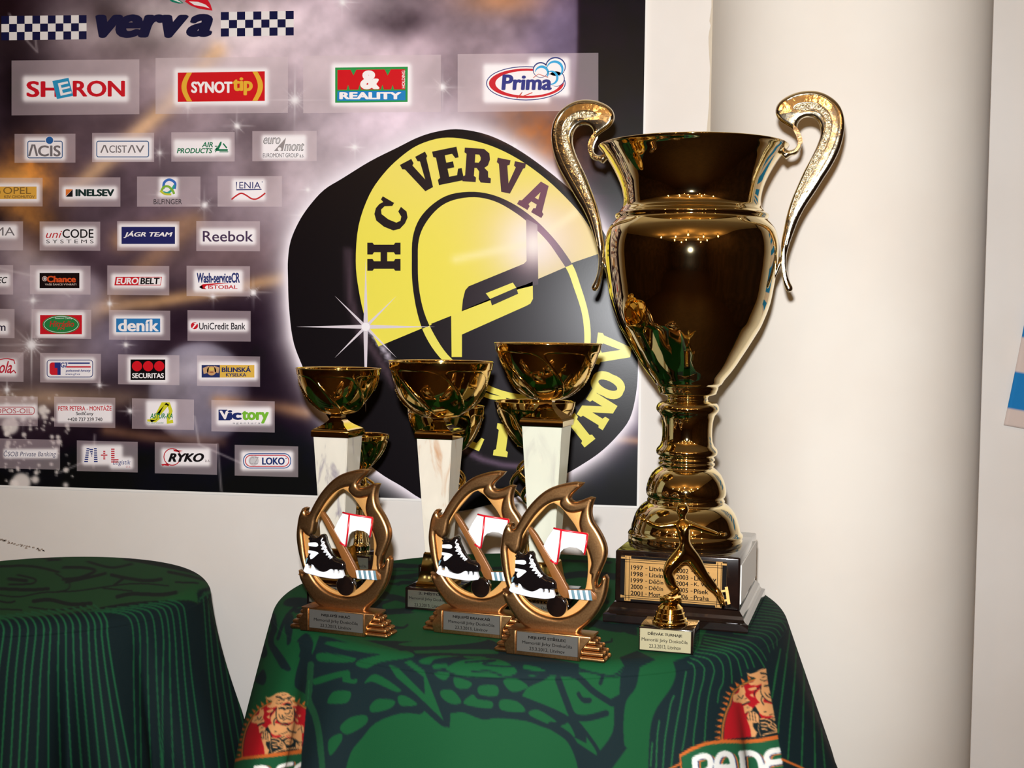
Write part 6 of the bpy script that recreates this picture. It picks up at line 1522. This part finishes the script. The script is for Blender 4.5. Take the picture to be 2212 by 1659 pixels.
# face: nose, bun, skirt, hands with fingers, boots with blades
V, Fc = lathe([(0,0)], 4) if False else ([], [])
bm = bmesh.new(); bmesh.ops.create_uvsphere(bm, u_segments=12, v_segments=8, radius=16*u1); bmesh.ops.translate(bm, verts=bm.verts, vec=S3(1010,215,.004)); bm_obj('hair_bun', bm, M['gold2'], fig, True)
V, Fc = [], []
tube([tuple(S3(905,262,-.0088)), tuple(S3(903,290,-.0096)), tuple(S3(906,300,-.0085))], [3*u1, 8*u1, 4*u1], 6, True, 1, (V, Fc))
for dx in (-22, 20): tube([tuple(S3(905+dx-9,270,-.0080)), tuple(S3(905+dx,266,-.0084)), tuple(S3(905+dx+9,270,-.0080))], [2*u1, 5*u1, 2*u1], 6, True, 1, (V, Fc))
tube([tuple(S3(888,328,-.0084)), tuple(S3(906,332,-.0088)), tuple(S3(922,328,-.0084))], [2*u1, 4*u1, 2*u1], 6, True, 1, (V, Fc))
mesh_obj('face_relief', V, Fc, M['gold2'], fig, smooth=True)
def hand(wx, wy, wd, dx, dy, spread):
    V, Fc = [], []
    L = math.hypot(dx, dy); ux, uy = dx/L, dy/L; px_, py_ = -uy, ux
    tube([tuple(S3(wx, wy, wd)), tuple(S3(wx+ux*35, wy+uy*35, wd)), tuple(S3(wx+ux*75, wy+uy*75, wd-.0005))], [16*u1, 22*u1, 20*u1], 10, True, .6, (V, Fc))
    for k, (l_, o_) in enumerate(((66,-18),(78,-6),(74,6),(58,18))):
        b0 = (wx+ux*66+px_*o_, wy+uy*66+py_*o_); s_ = spread*(k-1.5)
        e1 = (b0[0]+ux*l_*.55+px_*s_*.5, b0[1]+uy*l_*.55+py_*s_*.5); e2 = (b0[0]+ux*l_+px_*s_+6*uy, b0[1]+uy*l_+py_*s_)
        tube([tuple(S3(b0[0], b0[1], wd)), tuple(S3(e1[0], e1[1], wd-.0008)), tuple(S3(e2[0], e2[1], wd-.0003))], [8.5*u1, 7.5*u1, 4.5*u1], 8, True, 1, (V, Fc))
    b0 = (wx+ux*20+px_*-20, wy+uy*20+py_*-20); tube([tuple(S3(*b0, wd)), tuple(S3(b0[0]+ux*26-px_*16, b0[1]+uy*26-py_*16, wd-.0015)), tuple(S3(b0[0]+ux*48-px_*20, b0[1]+uy*48-py_*20, wd-.002))], [9*u1, 8*u1, 5*u1], 8, True, 1, (V, Fc))
    return mesh_obj('hand', V, Fc, M['gold2'], fig, smooth=True)
hand(392, 448, -.008, -160, -62, 4); hand(1452, 652, -.008, 170, 6, 4)
V, Fc = [], []; n_ = 24
for i, (ry, hw, yy) in enumerate(((850,58,0),(900,84,0),(945,102,0),(955,98,0))):
    for k in range(n_):
        a = 2*PI*k/n_; wv = 1+.12*math.sin(5*a)*(i/2); p = S3(975, ry+8*math.sin(4*a)*i); V.append((p.x+hw*u1*wv*math.cos(a), p.y+hw*.8*u1*wv*math.sin(a), p.z))
for i in range(3):
    for k in range(n_): a = i*n_+k; b = i*n_+(k+1) % n_; Fc.append((a, b, b+n_, a+n_))
mesh_obj('skirt', V, Fc, M['gold2'], fig, smooth=True)
def skate_boot(pts, blade, nm='skate'):
    V, Fc = [], []
    tube([tuple(S3(x, y, d)) for x, y, d, r_ in pts], [r_*u1*1.45 for *_, r_ in pts], 12, True, .8, (V, Fc))
    o_ = mesh_obj('skate', V, Fc, M['gold2'], fig, smooth=True)
    (x0_, y0_, x1_, y1_, nx_, ny_, d) = blade
    bmq = bmesh.new()
    for L in ([(x0_,y0_),(x1_,y1_),(x1_+nx_,y1_+ny_),(x0_+nx_,y0_+ny_)],):
        vs = [bmq.verts.new(S3(x, y, dd)) for dd in (d-.0006, d+.0006) for x, y in L]
        for f in ((0,1,2,3),(7,6,5,4),(0,4,5,1),(1,5,6,2),(2,6,7,3),(3,7,4,0)): bmq.faces.new([vs[i] for i in f])
    for t in (.2, .75):
        xa, ya = x0_+(x1_-x0_)*t, y0_+(y1_-y0_)*t; xb, yb4 = xa-nx_*1.4, ya-ny_*1.4; w4 = ((x1_-x0_)*.06, (y1_-y0_)*.06)
        vs = [bmq.verts.new(S3(x, y, dd)) for dd in (d-.0008, d+.0008) for x, y in ((xa-w4[0],ya-w4[1]),(xa+w4[0],ya+w4[1]),(xb+w4[0],yb4+w4[1]),(xb-w4[0],yb4-w4[1]))]
        for f in ((0,1,2,3),(7,6,5,4),(0,4,5,1),(1,5,6,2),(2,6,7,3),(3,7,4,0)): bmq.faces.new([vs[i] for i in f])
    bm_obj('skate_blade', bmq, M['band'], o_)
skate_boot([(1340,1380,.012,34),(1410,1460,.014,34),(1470,1530,.014,36),(1500,1600,.010,34),(1520,1660,.004,26),(1525,1700,.0,14)], (1560,1440,1600,1700,44,-8,.010))
skate_boot([(760,1360,-.005,36),(815,1440,-.003,34),(850,1490,-.003,36),(810,1530,-.006,34),(760,1550,-.010,26),(720,1560,-.012,14)], (700,1610,900,1560,8,30,-.006))

# ---- hanging cloth at the right edge ------------------------------------------
YH = YR-.012
o0 = on_y(2168, 918, YH)
fl_ = empty('hanging_banner', tuple(o0), 0, 'blue and white striped cloth hanging on the wall at the right edge', 'banner')
bl = np.array(on_y(2168, 918, YH)); tl = np.array(on_y(2212, 700, YH)); ev = (tl-bl)/np.linalg.norm(tl-bl); eh = np.array([ev[2], 0, -ev[0]]); hgt = np.linalg.norm(tl-bl)
bs = on_y(2212, 929, YH)
V, Fc, Cc = [], [], []
nx, ny = 60, 160; Wd, Ht = .42, hgt*3.6
s1, s2 = (on_y(2182,880,YH)-bl), 0
for side in (0, 1):
    for j in range(ny):
        for i in range(nx):
            u, v = i/(nx-1)*Wd, j/(ny-1)*Ht
            yw = .004*math.sin(u*38+1.2*v*3)*min(1, u*12)+.003*math.sin(v*16)
            p = bl+ev*v+eh*u-np.array(o0); V.append((float(p[0]), float(-yw*.8-.0015+side*.0012), float(p[2])))
            vv = v/hgt; k = 0 if vv < .17 else (1 if vv < .53 else (0 if vv < .88 else (1 if vv < 1.3 else 0)))
            if vv >= 1.3: k = int(vv/.36) % 2
            Cc.append(lin((204,186,176) if k == 0 else (30,116,176)))
    b = side*nx*ny
    for j in range(ny-1):
        for i in range(nx-1):
            f = (b+j*nx+i, b+j*nx+i+1, b+(j+1)*nx+i+1, b+(j+1)*nx+i); Fc.append(f if side == 0 else f[::-1])
nb = nx*ny
for i in range(nx-1): Fc.append((i, nb+i, nb+i+1, i+1))
for j in range(ny-1): Fc.append((j*nx, (j+1)*nx, nb+(j+1)*nx, nb+j*nx))
mesh_obj('striped_cloth', V, Fc, M['flag'], fl_, smooth=True, cols=Cc)

# ---- warm lamps of the room, seen mirrored in the cups ---------------------------
bulb = mat('warm_bulb', (255, 214, 150), .5, emit=((255, 190, 110), 60))
V, Fc = lathe([(0, .0), (.02, -.004), (.03, -.02), (.03, -.035), (.02, -.05), (0, -.056)], 16)
me_b = None
for i, (x, y) in enumerate([(-2.2,-1.0),(-1.1,-1.3),(-.2,-.9),(.8,-1.4),(1.7,-.9),(-1.8,-2.8),(-.6,-3.0),(.6,-2.7),(1.6,-3.0),(-1.5,-4.6),(1.2,-4.5)]):
    L_ = empty('ceiling_lamp', (x, y, H), 0, 'warm ceiling lamp of the room', 'lamp', 'ceiling lamps')
    a, b_5 = lathe([(.0, 0), (.045, 0), (.045, -.012), (.012, -.016), (.012, -.22), (.0, -.22)], 16); mesh_obj('lamp_rose', a, b_5, M['steel'], L_, smooth=True, autosmooth=.7)
    o_ = mesh_obj('bulb', [(v[0], v[1], v[2]-.22) for v in V], Fc, bulb, L_, smooth=True)
    ld = bpy.data.lights.new('bulb_light', 'POINT'); ld.energy = LAMP_W; ld.color = (1.0, .60, .25); ld.shadow_soft_size = .03
    lo = bpy.data.objects.new('bulb_light', ld); collection_link(lo); lo.location = (0, 0, -.33); lo.parent = L_
